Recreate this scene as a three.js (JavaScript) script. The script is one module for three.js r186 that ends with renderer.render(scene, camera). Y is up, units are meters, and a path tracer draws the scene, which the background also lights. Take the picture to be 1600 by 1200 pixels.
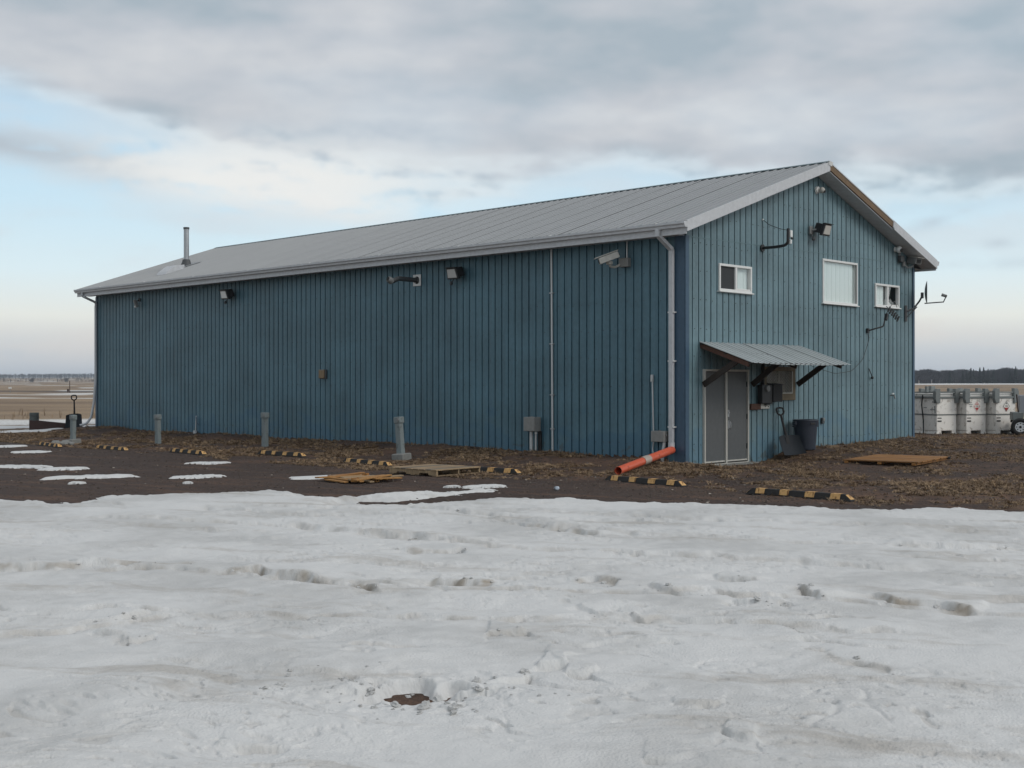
import * as THREE from 'three';
import { mergeGeometries, mergeVertices } from 'three/addons/utils/BufferGeometryUtils.js';
import { RoundedBoxGeometry } from 'three/addons/geometries/RoundedBoxGeometry.js';

// ---------------------------------------------------------------- camera, sky, sun, exposure
const scene = new THREE.Scene();
const YAW = 45.8855 * Math.PI / 180;
const camera = new THREE.PerspectiveCamera(2 * Math.atan(600 / 1909.5) * 180 / Math.PI, 4 / 3, 0.1, 12000);
camera.position.set(-21.36, 1.77, 15.543);
camera.lookAt(-21.36 + Math.sin(YAW), 1.77 - 1 / 1909.5, 15.543 - Math.cos(YAW));
const SUN = new THREE.Vector3(0.22, 0.72, 0.86).normalize();
const sun = new THREE.DirectionalLight(new THREE.Color(1, 0.95, 0.88), 1.1);
sun.position.copy(SUN).multiplyScalar(90); sun.target.position.set(0, 0, -6);
sun.castShadow = true; sun.shadow.radius = 42; sun.shadow.mapSize.set(2048, 2048);
Object.assign(sun.shadow.camera, { left: -45, right: 45, top: 45, bottom: -45, near: 1, far: 220 });
scene.add(sun, sun.target);
const renderer = new THREE.WebGLRenderer();
renderer.toneMapping = THREE.LinearToneMapping;
renderer.toneMappingExposure = 1.0;
renderer.shadowMap.enabled = true;

// ---------------------------------------------------------------- random and noise
function rng(seed) { let s = seed >>> 0; return () => { s = (s + 0x6D2B79F5) | 0; let t = Math.imul(s ^ (s >>> 15), 1 | s); t = (t + Math.imul(t ^ (t >>> 7), 61 | t)) ^ t; return ((t ^ (t >>> 14)) >>> 0) / 4294967296; }; }
const PERM = new Uint8Array(512), GX = new Float32Array(256), GY = new Float32Array(256);
{ const r = rng(11), a = [...Array(256).keys()]; for (let i = 255; i > 0; i--) { const j = (r() * (i + 1)) | 0; [a[i], a[j]] = [a[j], a[i]]; } for (let i = 0; i < 512; i++) PERM[i] = a[i & 255]; for (let i = 0; i < 256; i++) { const t = r() * 6.28318; GX[i] = Math.cos(t); GY[i] = Math.sin(t); } }
function noise(x, y) {                                      // gradient noise, about -0.7 .. 0.7
  const xf = Math.floor(x), yf = Math.floor(y), X = xf & 255, Y = yf & 255; x -= xf; y -= yf;
  const u = x * x * x * (x * (x * 6 - 15) + 10), v = y * y * y * (y * (y * 6 - 15) + 10);
  const a = PERM[PERM[X] + Y], b = PERM[PERM[X + 1] + Y], c = PERM[PERM[X] + Y + 1], d = PERM[PERM[X + 1] + Y + 1];
  const n0 = GX[a] * x + GY[a] * y, n1 = GX[b] * (x - 1) + GY[b] * y, n2 = GX[c] * x + GY[c] * (y - 1), n3 = GX[d] * (x - 1) + GY[d] * (y - 1);
  const p = n0 + u * (n1 - n0), q = n2 + u * (n3 - n2); return p + v * (q - p);
}
function fbm(x, y, o = 4, g = 0.5) { let s = 0, a = 1, t = 0; for (let i = 0; i < o; i++) { s += a * noise(x, y); t += a; a *= g; x = x * 2.03 + 17.3; y = y * 2.03 - 9.1; } return s / t * 1.6; }
const clamp = (x, a = 0, b = 1) => Math.min(b, Math.max(a, x));
const sm = (a, b, x) => { const t = clamp((x - a) / (b - a)); return t * t * (3 - 2 * t); };
const mix = (a, b, t) => a + (b - a) * t;
const lin = v => { v /= 255; return v <= 0.04045 ? v / 12.92 : Math.pow((v + 0.055) / 1.055, 2.4); };
const rgb = (r, g, b) => [lin(r), lin(g), lin(b)];
const mix3 = (a, b, t) => [mix(a[0], b[0], t), mix(a[1], b[1], t), mix(a[2], b[2], t)];

// ---------------------------------------------------------------- sky: clear air, a stratus deck with a ragged edge, a low bank
{
  const W = 3072, H = 1536, data = new Float32Array(W * H * 4);
  const stops = [[-90, rgb(150, 155, 160)], [-0.5, rgb(186, 195, 206)], [0, rgb(190, 199, 210)], [1.2, rgb(200, 207, 213)], [2.2, rgb(220, 222, 220)], [3.0, rgb(234, 237, 231)], [5, rgb(222, 240, 246)], [8, rgb(204, 232, 247)], [12, rgb(188, 221, 243)], [22, rgb(165, 200, 226)], [90, rgb(120, 160, 198)]];
  const clear = el => { let i = 1; while (i < stops.length - 1 && stops[i][0] < el) i++; const [a, ca] = stops[i - 1], [b, cb] = stops[i]; return mix3(ca, cb, clamp((el - a) / (b - a))); };
  // elevation of the deck's lower edge against the bearing from the view axis
  const edge = az => { const k = [[-180, 9.5], [-60, 12], [-30, 13.5], [-22.7, 12.6], [-17, 11.2], [-12, 9.4], [-7, 9.6], [0, 9.3], [6, 9.8], [12, 9.0], [18, 8.4], [23, 8.2], [40, 7.6], [180, 9.5]]; let i = 1; while (i < k.length - 1 && k[i][0] < az) i++; return mix(k[i - 1][1], k[i][1], sm(0, 1, (az - k[i - 1][0]) / (k[i][0] - k[i - 1][0]))); };
  const gau = (x, y, cx, cy, sx, sy, tilt = 0) => { const c = Math.cos(tilt), s = Math.sin(tilt), dx = x - cx, dy = y - cy, u = (dx * c + dy * s) / sx, v = (-dx * s + dy * c) / sy; return Math.exp(-(u * u + v * v)); };
  const dark = rgb(168, 181, 191), mid = rgb(193, 198, 205), lite = rgb(213, 215, 218), white = rgb(238, 239, 237);
  for (let j = 0; j < H; j++) {
    const el = (j + 0.5) / H * 180 - 90, er = el * Math.PI / 180, ce = Math.cos(er), se = Math.sin(er);
    for (let i = 0; i < W; i++) {
      const k = (j * W + i) * 4;
      if (el < -1) { const c = clear(el); data[k] = c[0]; data[k + 1] = c[1]; data[k + 2] = c[2]; data[k + 3] = 1; continue; }
      const ph = ((i + 0.5) / W - 0.5) * 2 * Math.PI, dx = Math.cos(ph) * ce, dz = Math.sin(ph) * ce;          // direction of this texel
      const f = dx * Math.sin(YAW) - dz * Math.cos(YAW), r = dx * Math.cos(YAW) + dz * Math.sin(YAW), az = Math.atan2(r, f) * 180 / Math.PI;
      const px = dx / (Math.max(se, 0) + 0.11), pz = dz / (Math.max(se, 0) + 0.11);
      const n1 = fbm(px * 1.5 + 3.1, pz * 1.5, 5), n2 = fbm(px * 4.2 - 7, pz * 4.2 + 2, 5), n3 = fbm(az * 0.11 + 5, el * 0.42, 4), n4 = fbm(az * 0.33 + n1, el * 1.1 + 3, 6, 0.58);
      let c = clear(el);
      // thin veil below the deck
      const veil = sm(3.4, 7, el) * sm(-0.25, 0.55, n3 + 0.3 * n4) * 0.4; c = mix3(c, lite, veil);
      // the deck
      const ed = edge(az) + n3 * 1.7 + n4 * 0.8; let cov = sm(-1.0, 1.5, el - ed);
      const thin = sm(-0.1, 0.5, fbm(az * 0.07 + 2, el * 0.2 + 7, 3)) * 0.25; cov *= 1 - thin * sm(18, 11, el) * 0.6;
      let tone = 0.50 + 0.70 * n1 + 0.34 * n2 + 0.32 * n3 + 0.28 * n4;
      tone -= 0.33 * gau(az, el, 20, 9.3, 9, 1.4) + 0.22 * gau(az, el, 8, 15.5, 16, 3) + 0.3 * gau(az, el, -20, 16.5, 9, 1.8);
      tone += 0.26 * gau(az, el, -16, 13.6, 9, 1.6) + 0.2 * gau(az, el, 10, 12, 9, 1.8);
      let dc = tone < 0.5 ? mix3(dark, mid, clamp(tone * 2)) : mix3(mid, lite, clamp(tone * 2 - 1));
      dc = mix3(dc, white, 0.75 * sm(0.0, 0.5, cov) * sm(1.0, 0.35, cov) * sm(-0.3, 0.3, n4 + 0.2));
      c = mix3(c, dc, cov * 0.96);
      // a long streak of cloud under the deck, grey at one end and white at the other
      const ty = 10.1 - (az + 22) * 0.125 + n4 * 0.35, sd = (el - ty) / (0.62 + 0.5 * sm(-24, -12, az));
      let st = Math.exp(-sd * sd) * sm(-3, -9, az + n4 * 2) * sm(-60, -36, az) * sm(-0.55, 0.25, n4 + 0.35 * n2 + 0.15);
      c = mix3(c, mix3(mix3(rgb(178, 190, 201), white, sm(-20, -14, az + n4 * 3)), lite, sm(0, -1.2, sd) * 0.5), st * 0.92);
      const pf = gau(az, el, -10, 9.5, 8.0, 1.5, -0.05) * sm(-0.42, 0.3, n4 + 0.4 * n2 + 0.2); c = mix3(c, white, pf * 0.95);
      // wisps near the low right
      const wi = (gau(az, el, 19.3, 7.2, 1.5, 0.3, 0.25) + gau(az, el, 21.6, 6.1, 0.8, 0.22) + 0.6 * gau(az, el, 22, 5.2, 5, 0.25)) * sm(-0.5, 0.3, n4); c = mix3(c, rgb(176, 188, 200), clamp(wi) * 0.45);
      // the low bank: greyish pink streaks
      const bank = sm(0.1, 1.6, el) * sm(4.4, 2.0, el) * sm(-0.3, 0.4, n3 + n4 * 0.4); c = mix3(c, rgb(224, 219, 214), bank * 0.5);
      // broad brightening of the deck round the hidden sun
      const g = 1 + 0.75 * Math.exp(-Math.pow(Math.acos(clamp(dx * SUN.x + se * SUN.y + dz * SUN.z, -1, 1)) / 0.75, 2));
      data[k] = c[0] * g; data[k + 1] = c[1] * g; data[k + 2] = c[2] * g; data[k + 3] = 1;
    }
  }
  const t = new THREE.DataTexture(data, W, H, THREE.RGBAFormat, THREE.FloatType);
  t.mapping = THREE.EquirectangularReflectionMapping; t.magFilter = t.minFilter = THREE.LinearFilter; t.needsUpdate = true;
  scene.background = t; scene.environment = t;
}

// ---------------------------------------------------------------- textures
function grey(size, f, rep = 1) {                           // a tiling grey texture from f(u,v) in 0..1
  const d = new Uint8Array(size * size * 4);
  for (let j = 0; j < size; j++) for (let i = 0; i < size; i++) { const v = clamp(f(i / size, j / size)) * 255, k = (j * size + i) * 4; d[k] = d[k + 1] = d[k + 2] = v; d[k + 3] = 255; }
  const t = new THREE.DataTexture(d, size, size); t.wrapS = t.wrapT = THREE.RepeatWrapping; t.magFilter = THREE.LinearFilter; t.minFilter = THREE.LinearMipmapLinearFilter; t.generateMipmaps = true; t.repeat.set(rep, rep); t.needsUpdate = true; return t;
}
function tile(f) { return (u, v) => { const w = sm(0, 1, u), h = sm(0, 1, v); return mix(mix(f(u, v), f(u - 1, v), w), mix(f(u, v - 1), f(u - 1, v - 1), w), h); }; }   // blends the edges so that it repeats
function colour(w, h, f, wrap = true) {
  const d = new Uint8Array(w * h * 4);
  for (let j = 0; j < h; j++) for (let i = 0; i < w; i++) { const c = f((i + 0.5) / w, (j + 0.5) / h), k = (j * w + i) * 4; for (let q = 0; q < 3; q++) d[k + q] = clamp(c[q], 0, 255); d[k + 3] = 255; }
  const t = new THREE.DataTexture(d, w, h); t.colorSpace = THREE.SRGBColorSpace; t.wrapS = t.wrapT = wrap ? THREE.RepeatWrapping : THREE.ClampToEdgeWrapping; t.magFilter = THREE.LinearFilter; t.minFilter = THREE.LinearMipmapLinearFilter; t.generateMipmaps = true; t.needsUpdate = true; return t;
}
const grainTex = grey(512, tile((u, v) => 0.5 + 0.35 * fbm(u * 60, v * 60, 3) + 0.25 * fbm(u * 14, v * 14, 3)), 1);
const dentTex = grey(256, tile((u, v) => 0.5 + 0.5 * fbm(u * 3, v * 2, 3)), 0.35);
const mottleTex = colour(512, 512, (u, v) => { const m = tile((a, b) => 0.5 + 0.4 * fbm(a * 9, b * 9, 5) + 0.1 * fbm(a * 60, b * 60, 2))(u, v), q = 205 + 50 * m; return [q, q, q]; });
const speckTex = colour(512, 512, (u, v) => { const m = tile((a, b) => 0.84 + 0.36 * fbm(a * 70, b * 70, 3) + 0.25 * fbm(a * 18, b * 18, 3))(u, v), q = 255 * clamp(m, 0.25, 1); return [q, q * 0.99, q * 0.97]; }); speckTex.repeat.set(0.5, 0.5);
const grimePale = colour(512, 512, (u, v) => { const m = tile((a, b) => fbm(a * 7, b * 7, 5) + 0.25 * fbm(a * 60, b * 60, 2))(u, v), d = sm(0.05, 0.6, m); return mix3([255, 252, 250], [150, 140, 130], d * 0.7); });
const grimeTex = colour(512, 512, (u, v) => { const m = tile((a, b) => fbm(a * 16, b * 16, 5) + 0.3 * fbm(a * 60, b * 60, 2))(u, v), d = sm(0.02, 0.45, m); return mix3([255, 250, 244], [112, 88, 68], d * 0.85); });
const roofTex = colour(512, 512, (u, v) => { const m = tile((a, b) => 0.5 + 0.4 * fbm(a * 7, b * 3, 4))(u, v), q = 232 + 22 * m; return [q, q, q]; }); roofTex.repeat.set(0.21, 0.21);
const woodTex = colour(256, 512, (u, v) => { const m = tile((a, b) => 0.5 + 0.5 * fbm(a * 40, b * 3, 4) + 0.25 * fbm(a * 6, b * 2, 2))(u, v), q = 150 + 105 * clamp(m); return [q, q * 0.985, q * 0.96]; });
const std = (color, roughness = 0.7, o = {}) => new THREE.MeshStandardMaterial({ color: Array.isArray(color) ? new THREE.Color().setRGB(...color) : new THREE.Color(color), roughness, ...o });
const M = {
  roof: std([0.275, 0.285, 0.29], 0.5, { metalness: 0.15, map: roofTex, bumpMap: dentTex, bumpScale: 0.004 }),
  trim: std([0.61, 0.62, 0.635], 0.5, { map: mottleTex }),
  soffit: std([0.61, 0.62, 0.635], 0.5, { map: mottleTex }),
  blueTrim: std([0.052, 0.105, 0.165], 0.5, { map: mottleTex }),
  teal: std([0.05, 0.09, 0.10], 0.5),
  rawWood: std([0.26, 0.18, 0.11], 0.85, { map: woodTex, bumpMap: grainTex, bumpScale: 0.003 }),
  darkWood: std([0.045, 0.033, 0.027], 0.8, { map: woodTex, bumpMap: grainTex, bumpScale: 0.004 }),
  redWood: std([0.12, 0.055, 0.035], 0.8, { map: woodTex }),
  palletWood: std([0.46, 0.34, 0.21], 0.85, { map: woodTex, bumpMap: grainTex, bumpScale: 0.003 }),
  palletWood2: std([0.38, 0.28, 0.18], 0.85, { map: woodTex, bumpMap: grainTex, bumpScale: 0.003 }),
  orangeWood: std([0.52, 0.27, 0.085], 0.8, { map: woodTex, bumpMap: grainTex, bumpScale: 0.003 }),
  orangeWood2: std([0.44, 0.21, 0.06], 0.8, { map: woodTex, bumpMap: grainTex, bumpScale: 0.003 }),
  greyWood: std([0.22, 0.19, 0.15], 0.85, { map: woodTex, bumpMap: grainTex, bumpScale: 0.003 }),
  white: std([0.66, 0.66, 0.64], 0.45), offWhite: std([0.55, 0.53, 0.48], 0.6, { map: mottleTex }),
  doorGrey: std([0.105, 0.11, 0.112], 0.5, { map: mottleTex, bumpMap: dentTex, bumpScale: 0.004 }),
  black: std([0.012, 0.012, 0.013], 0.5), blackMatt: std([0.02, 0.02, 0.021], 0.85), darkGrey: std([0.055, 0.058, 0.06], 0.6),
  grey: std([0.24, 0.245, 0.24], 0.55, { map: mottleTex }), boxGrey: std([0.27, 0.265, 0.25], 0.5, { map: mottleTex }),
  pipe: std([0.46, 0.47, 0.47], 0.4, { metalness: 0.3 }), galv: std([0.48, 0.49, 0.50], 0.38, { metalness: 0.75, map: mottleTex }),
  lens: new THREE.MeshPhysicalMaterial({ color: new THREE.Color().setRGB(0.5, 0.5, 0.48), roughness: 0.15, clearcoat: 1 }),
  orangePipe: std([0.56, 0.105, 0.05], 0.42, { map: grimePale }), tape: std([0.50, 0.42, 0.36], 0.35, { map: mottleTex }),
  rubber: std([0.018, 0.017, 0.016], 0.85, { bumpMap: grainTex, bumpScale: 0.006 }), yellow: std([0.54, 0.335, 0.135], 0.8, { map: grimeTex }),
  binBlue: std([0.020, 0.026, 0.040], 0.5), scoop: std([0.007, 0.011, 0.016], 0.8),
  tank: std([0.82, 0.805, 0.76], 0.45, { map: grimePale }), cage: std([0.17, 0.185, 0.18], 0.55), cageDark: std([0.02, 0.02, 0.02], 0.7),
  concrete: std([0.25, 0.25, 0.235], 0.9, { map: mottleTex, bumpMap: grainTex, bumpScale: 0.008 }), postGrey: std([0.17, 0.205, 0.21], 0.6, { map: grimePale }),
  glass: new THREE.MeshPhysicalMaterial({ color: 0xffffff, roughness: 0.02, transmission: 1, thickness: 0, ior: 1.5 }),
  curtain: std([0.54, 0.62, 0.60], 0.95), interior: std([0.05, 0.05, 0.05], 0.9), screenMesh: std([0.03, 0.032, 0.035], 0.8),  // aqua in the curtain colour stands for the reflection in the picture window
  red: std([0.42, 0.03, 0.03], 0.5), tyre: std([0.012, 0.012, 0.012], 0.8), rim: std([0.62, 0.63, 0.64], 0.35), sheetGrey: std([0.28, 0.29, 0.31], 0.5), cream: std([0.60, 0.55, 0.40], 0.6),
  rust: std([0.045, 0.022, 0.018], 0.8, { map: mottleTex }), blue: std([0.02, 0.05, 0.10], 0.5), lattice: std([0.25, 0.205, 0.14], 0.85, { map: woodTex }),
};
// painted steel: chalked paint with streaks and blotches where less of the gloss has gone
function sidingMap(w, h, mw, mh, base, seed) {
  return colour(w, h, (u, v) => {
    const x = u * mw, y = v * mh;
    const streak = fbm(x * 9 + seed, y * 0.25, 3), blot = fbm(x * 0.55 + seed, y * 0.8 + 4, 4), fine = fbm(x * 14, y * 9 + seed, 3), low = fbm(x * 1.1 + seed, y * 1.6 - 8, 5);
    const wet = sm(0.02, 0.38, low * 0.9 + 0.52 - y * 0.62);                      // unfaded splash patches near the soil, with ragged outlines
    const l = 1 + 0.10 * streak + 0.15 * blot + 0.07 * fine;
    const spl = sm(0.30, 0.42, fbm(x * 5 + 3, y * 5, 4) + 0.2 - y * 0.7) * 0.5;   // mud flecks
    let c = [base[0] * l, base[1] * l, base[2] * l]; c = mix3(c, [base[0] * 0.84, base[1] * 0.94, base[2] * 1.03], wet * 0.6); return mix3(c, [70, 62, 54], spl * 0.7);
  }, false);
}
const longMap = sidingMap(2048, 512, 26.4, 5.4, [72, 103, 115], 2), gableLitMap = sidingMap(1024, 1024, 10.8, 7.2, [97, 121, 128], 31);  // same siding: the gable's stronger light is painted in as a lighter base
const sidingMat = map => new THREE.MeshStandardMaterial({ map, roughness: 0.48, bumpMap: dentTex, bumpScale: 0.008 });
M.gableTrim = std([0.10, 0.17, 0.19], 0.5); M.longWall = sidingMat(longMap); M.gableLitWall = sidingMat(gableLitMap);

// ---------------------------------------------------------------- building blocks
const V = (x, y, z) => new THREE.Vector3(x, y, z);
function boxUV(g) {                                          // uv in metres by the main direction of each face
  const p = g.attributes.position, n = g.attributes.normal, uv = new Float32Array(p.count * 2);
  for (let i = 0; i < p.count; i++) { const ax = Math.abs(n.getX(i)), ay = Math.abs(n.getY(i)), az = Math.abs(n.getZ(i)); if (ay >= ax && ay >= az) { uv[2 * i] = p.getX(i); uv[2 * i + 1] = p.getZ(i); } else if (ax >= az) { uv[2 * i] = p.getZ(i); uv[2 * i + 1] = p.getY(i); } else { uv[2 * i] = p.getX(i); uv[2 * i + 1] = p.getY(i); } }
  g.setAttribute('uv', new THREE.BufferAttribute(uv, 2)); return g;
}
class MB {
  constructor() { this.g = []; }
  add(g, pos, rot) { g = g.index ? g.toNonIndexed() : g; for (const k of Object.keys(g.attributes)) if (!['position', 'normal', 'uv'].includes(k)) g.deleteAttribute(k); if (rot) g.applyMatrix4(new THREE.Matrix4().makeRotationFromEuler(new THREE.Euler(...rot))); if (pos) g.translate(...pos); this.g.push(g); return this; }
  box(w, h, d, pos, rot) { return this.add(new THREE.BoxGeometry(w, h, d), pos, rot); }
  rbox(w, h, d, pos, rot, r = 0.012) { return this.add(new RoundedBoxGeometry(w, h, d, 1, Math.min(r, w / 2.01, h / 2.01, d / 2.01)), pos, rot); }
  rod(a, b, r, r2 = r, seg = 10) { const A = V(...a), B = V(...b), L = A.distanceTo(B), g = new THREE.CylinderGeometry(r2, r, L, seg); g.applyQuaternion(new THREE.Quaternion().setFromUnitVectors(V(0, 1, 0), B.clone().sub(A).normalize())); const m = A.add(B).multiplyScalar(0.5); return this.add(g, [m.x, m.y, m.z]); }
  tube(pts, r, seg = 8, n = 24) { return this.add(new THREE.TubeGeometry(new THREE.CatmullRomCurve3(pts.map(p => V(...p)), false, 'catmullrom', 0.2), n, r, seg, false)); }
  bar(a, b, w, h) { const A = V(...a), B = V(...b), L = A.distanceTo(B), g = new THREE.BoxGeometry(w, h, L), m = new THREE.Matrix4().lookAt(B, A, V(0, 1, 0)); g.applyMatrix4(m); const c = A.add(B).multiplyScalar(0.5); return this.add(g, [c.x, c.y, c.z]); }
  ball(r, pos, s = [1, 1, 1], ws = 14, hs = 10) { const g = new THREE.SphereGeometry(r, ws, hs); g.scale(...s); return this.add(g, pos); }
  lathe(pts, pos, rot, seg = 24) { return this.add(new THREE.LatheGeometry(pts.map(p => new THREE.Vector2(...p)), seg), pos, rot); }
  extrude(poly, depth, pos, rot, bevel = 0) { const s = new THREE.Shape(poly.map(p => new THREE.Vector2(...p))); return this.add(new THREE.ExtrudeGeometry(s, { depth, bevelEnabled: bevel > 0, bevelSize: bevel, bevelThickness: bevel, bevelSegments: 1 }), pos, rot); }
  build(name, mat, parent) { const g = boxUV(this.g.length > 1 ? mergeGeometries(this.g) : this.g[0]); const m = new THREE.Mesh(g, mat); m.name = name; m.castShadow = m.receiveShadow = true; parent.add(m); return m; }
}
const mb = () => new MB();
const used = new Map();
const numbered = n => { const k = used.get(n) || 0; used.set(n, k + 1); return k ? n + '_' + String(k).padStart(3, '0') : n; };
function tag(o, label, category, group, kind) { if (label) o.userData.label = label; if (category) o.userData.category = category; if (group) o.userData.group = group; if (kind) o.userData.kind = kind; return o; }
function thing(name, label, category, [x, y, z] = [0, 0, 0], turn = 0, group) { const o = new THREE.Group(); o.name = numbered(name); o.position.set(x, y, z); o.rotation.y = turn; scene.add(o); return tag(o, label, category, group); }
function part(name, parent) { const o = new THREE.Group(); o.name = name; parent.add(o); return o; }
function dup(src, pos, turn, label) { const c = src.clone(); c.name = numbered(src.name.replace(/_\d{3}$/, '')); c.position.set(...pos); c.rotation.y = turn; c.userData = { ...src.userData, ...(label ? { label } : {}) }; scene.add(c); return c; }
function meshFrom(pos, uv, idx, mat, name, parent, col) { const g = new THREE.BufferGeometry(); g.setAttribute('position', new THREE.BufferAttribute(new Float32Array(pos), 3)); if (uv) g.setAttribute('uv', new THREE.BufferAttribute(new Float32Array(uv), 2)); if (col) g.setAttribute('color', new THREE.BufferAttribute(new Float32Array(col), 3)); if (idx) g.setIndex(idx instanceof Uint32Array ? new THREE.BufferAttribute(idx, 1) : idx); g.computeVertexNormals(); const m = new THREE.Mesh(g, mat); m.name = name; m.castShadow = m.receiveShadow = true; parent.add(m); return m; }

// ---------------------------------------------------------------- dimensions of the building
const W = 10.64, L = 26.23, HE = 5.167, HA = 7.142, E1 = 0.5, E2 = 0.41, SL = (HA - HE) / (W / 2 + E1);
const roofY = x => HE + SL * (E1 + Math.min(x, W - x));

// ---------------------------------------------------------------- terrain
function groundH(x, z) {
  const dx = Math.max(-x, 0, x - W), dz = Math.max(z, 0, -L - z), d = Math.hypot(dx, dz);
  let h = 0;
  if (d < 9) {                                               // soil banked against the walls
    const along = x < 0 || dx > dz ? z : x + 40, m = 0.5 + 0.9 * fbm(along * 0.33 + 1.7, 3.3, 3);
    const wob = fbm(x * 0.8, z * 0.8, 3) * 0.5;
    const door = z > -0.5 ? sm(0.9, 2.2, Math.hypot(Math.max(0, Math.abs(x - 1.5) - 0.5), Math.max(0, z) * 0.8)) : 1;
    h += (0.05 + 0.13 * clamp(m)) * sm(2.3, 0.25, d + wob) * door;
    h += 0.05 * sm(4.2, 1.5, d + wob) * door - 0.045 * (1 - door);
  }
  h += 0.11 * sm(2.5, 10, x) * sm(9, 2, Math.abs(z - 1)) ;
  h -= 0.05 * sm(-3.0, -4.2, x) * sm(-14, -2, x) * 0.6;
  const r = Math.hypot(x + 21.36, z - 15.543);
  if (r < 60) h += 0.02 * fbm(x * 0.7 + 3, z * 0.7, 3) + 0.013 * fbm(x * 3.1, z * 3.1 + 8, 3) * (x > -5 ? 1.5 : 0.8);
  else h += 0.25 * fbm(x * 0.02, z * 0.02, 3) * sm(60, 160, r);
  h += Math.max(0, r - 300) * 0.0026 * 1.0;
  if (r > 1500) h += sm(1500, 3600, r) * (9 + 6 * fbm(x * 0.0012, z * 0.0012, 3)) * sm(-0.1, 0.5, -Math.sin(Math.atan2((x + 21.36) * Math.cos(YAW) + (z - 15.543) * Math.sin(YAW), (x + 21.36) * Math.sin(YAW) - (z - 15.543) * Math.cos(YAW))) + 0.2);
  return h;
}
const C0 = [-21.36, 15.543];
// a sheet as rings round a point: spacing of the rings grows with the square of the distance, so that relief is resolved near by
function rings(radii, angles, f, mat, name) {
  const nr = radii.length, na = angles.length, pos = new Float32Array(nr * na * 3), uv = new Float32Array(nr * na * 2), col = new Float32Array(nr * na * 3), keep = new Uint8Array(nr * na);
  for (let i = 0; i < nr; i++) for (let j = 0; j < na; j++) {
    const r = radii[i], a = angles[j], x = C0[0] + Math.sin(a) * r, z = C0[1] - Math.cos(a) * r, k = i * na + j, o = f(x, z, r);
    pos[3 * k] = x; pos[3 * k + 1] = o[0]; pos[3 * k + 2] = z; uv[2 * k] = x; uv[2 * k + 1] = z; col[3 * k] = o[1]; col[3 * k + 1] = o[2]; col[3 * k + 2] = o[3]; keep[k] = o[4] === false ? 0 : 1;
  }
  const idx = [];
  for (let i = 0; i < nr - 1; i++) for (let j = 0; j < na - 1; j++) { const a = i * na + j, b = a + 1, c = a + na, d = c + 1; if (keep[a] || keep[b] || keep[c] || keep[d]) idx.push(a, c, b, b, c, d); }
  const m = meshFrom(pos, uv, new Uint32Array(idx), mat, name, scene, col); return m;
}
const angles = (() => { const a = [], h = 27 * Math.PI / 180, H2 = 46 * Math.PI / 180; for (let j = 0; j < 130; j++) a.push(YAW - H2 + (H2 - h) * j / 130); for (let j = 0; j <= 960; j++) a.push(YAW - h + 2 * h * j / 960); for (let j = 1; j <= 130; j++) a.push(YAW + h + (H2 - h) * j / 130); const m = 100, rest = 2 * Math.PI - 2 * H2; for (let j = 1; j <= m; j++) a.push(YAW + H2 + rest * j / m); return a; })();
const dirtA = rgb(100, 73, 55), dirtB = rgb(60, 42, 32), asph = rgb(66, 49, 41), straw = rgb(122, 94, 66), field = rgb(176, 152, 122), fieldD = rgb(130, 108, 86), snowC = [0.88, 0.89, 0.90];
const groundMat = new THREE.MeshStandardMaterial({ vertexColors: true, roughness: 0.95, map: speckTex, bumpMap: grainTex, bumpScale: 0.02 });
{
  const radii = [0.3]; for (let y = 620; y > 200; y -= 14) radii.push(1909.5 * 1.77 / y); for (let y = 200; y > 6; y -= 0.7) radii.push(1909.5 * 1.77 / y); for (let r = 600; r < 9000; r *= 1.05) radii.push(r);
  rings(radii, angles, (x, z, r) => {
    const h = groundH(x, z); let c;
    const n = fbm(x * 0.45 + 9, z * 0.45, 4), n2 = fbm(x * 2.3, z * 2.3 + 5, 4), n3 = r < 70 ? fbm(x * 9, z * 9, 3) : 0;
    c = mix3(dirtB, dirtA, sm(-0.5, 0.6, n + 0.6 * n2 + 0.5 * n3));
    const grass = sm(0.05, 0.5, fbm(x * 0.5 - 4, z * 0.5 + 2, 4) + 0.55 * n2 + 0.35 * sm(-5.0, -3.4, x) * (z > -30 ? 1 : 0) - 0.15) * sm(-6.2, -4.2, x + n * 0.8); c = mix3(c, straw, grass * 0.5);
    const lot = sm(-3.9, -5.2, x + 0.7 * n) * sm(12, 8, z); const trk = fbm((x - 0.25 * z) * 1.6 + 4, (x + 4 * z) * 0.07, 3); c = mix3(c, mix3(mix3(asph, dirtB, sm(-0.4, 0.6, n2)), dirtA, sm(0.0, 0.55, trk + 0.4 * n3 + 0.3 * n) * 0.75), lot * 0.85);
    const fa = sm(44, 58, r); if (fa > 0) {
      const u = x * Math.cos(YAW) + z * Math.sin(YAW), w = x * Math.sin(YAW) - z * Math.cos(YAW), lt = u < 0 ? 1 : 0;
      let fc = mix3(fieldD, field, sm(-0.5, 0.5, fbm(u * 0.03, w * 0.05, 5)));
      const sc = Math.max(0.3, 30 / r), pat = fbm(u * 0.035 * Math.sqrt(sc) + 7, w * 0.07 * sc + 3, 5); fc = mix3(fc, snowC, sm(0.22, 0.34, pat + (lt ? 0 : -0.12)) * 0.85);
      if (lt) { const st = sm(66, 62, r + n * 3) * sm(54, 58, r + n * 2); fc = mix3(fc, snowC, st * 0.95); const rd = sm(226, 232, w) * sm(252, 246, w); fc = mix3(fc, rgb(70, 60, 54), rd); }
      else { const strip = w + 22 * fbm(u * 0.012, 4, 3); fc = mix3(fc, snowC, sm(640, 655, strip) * sm(980, 965, strip)); }   // the drift lying along the wood
      c = mix3(c, fc, fa);
    }
    return [h, c[0], c[1], c[2]];
  }, groundMat, 'ground').userData.kind = 'structure';
}

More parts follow.
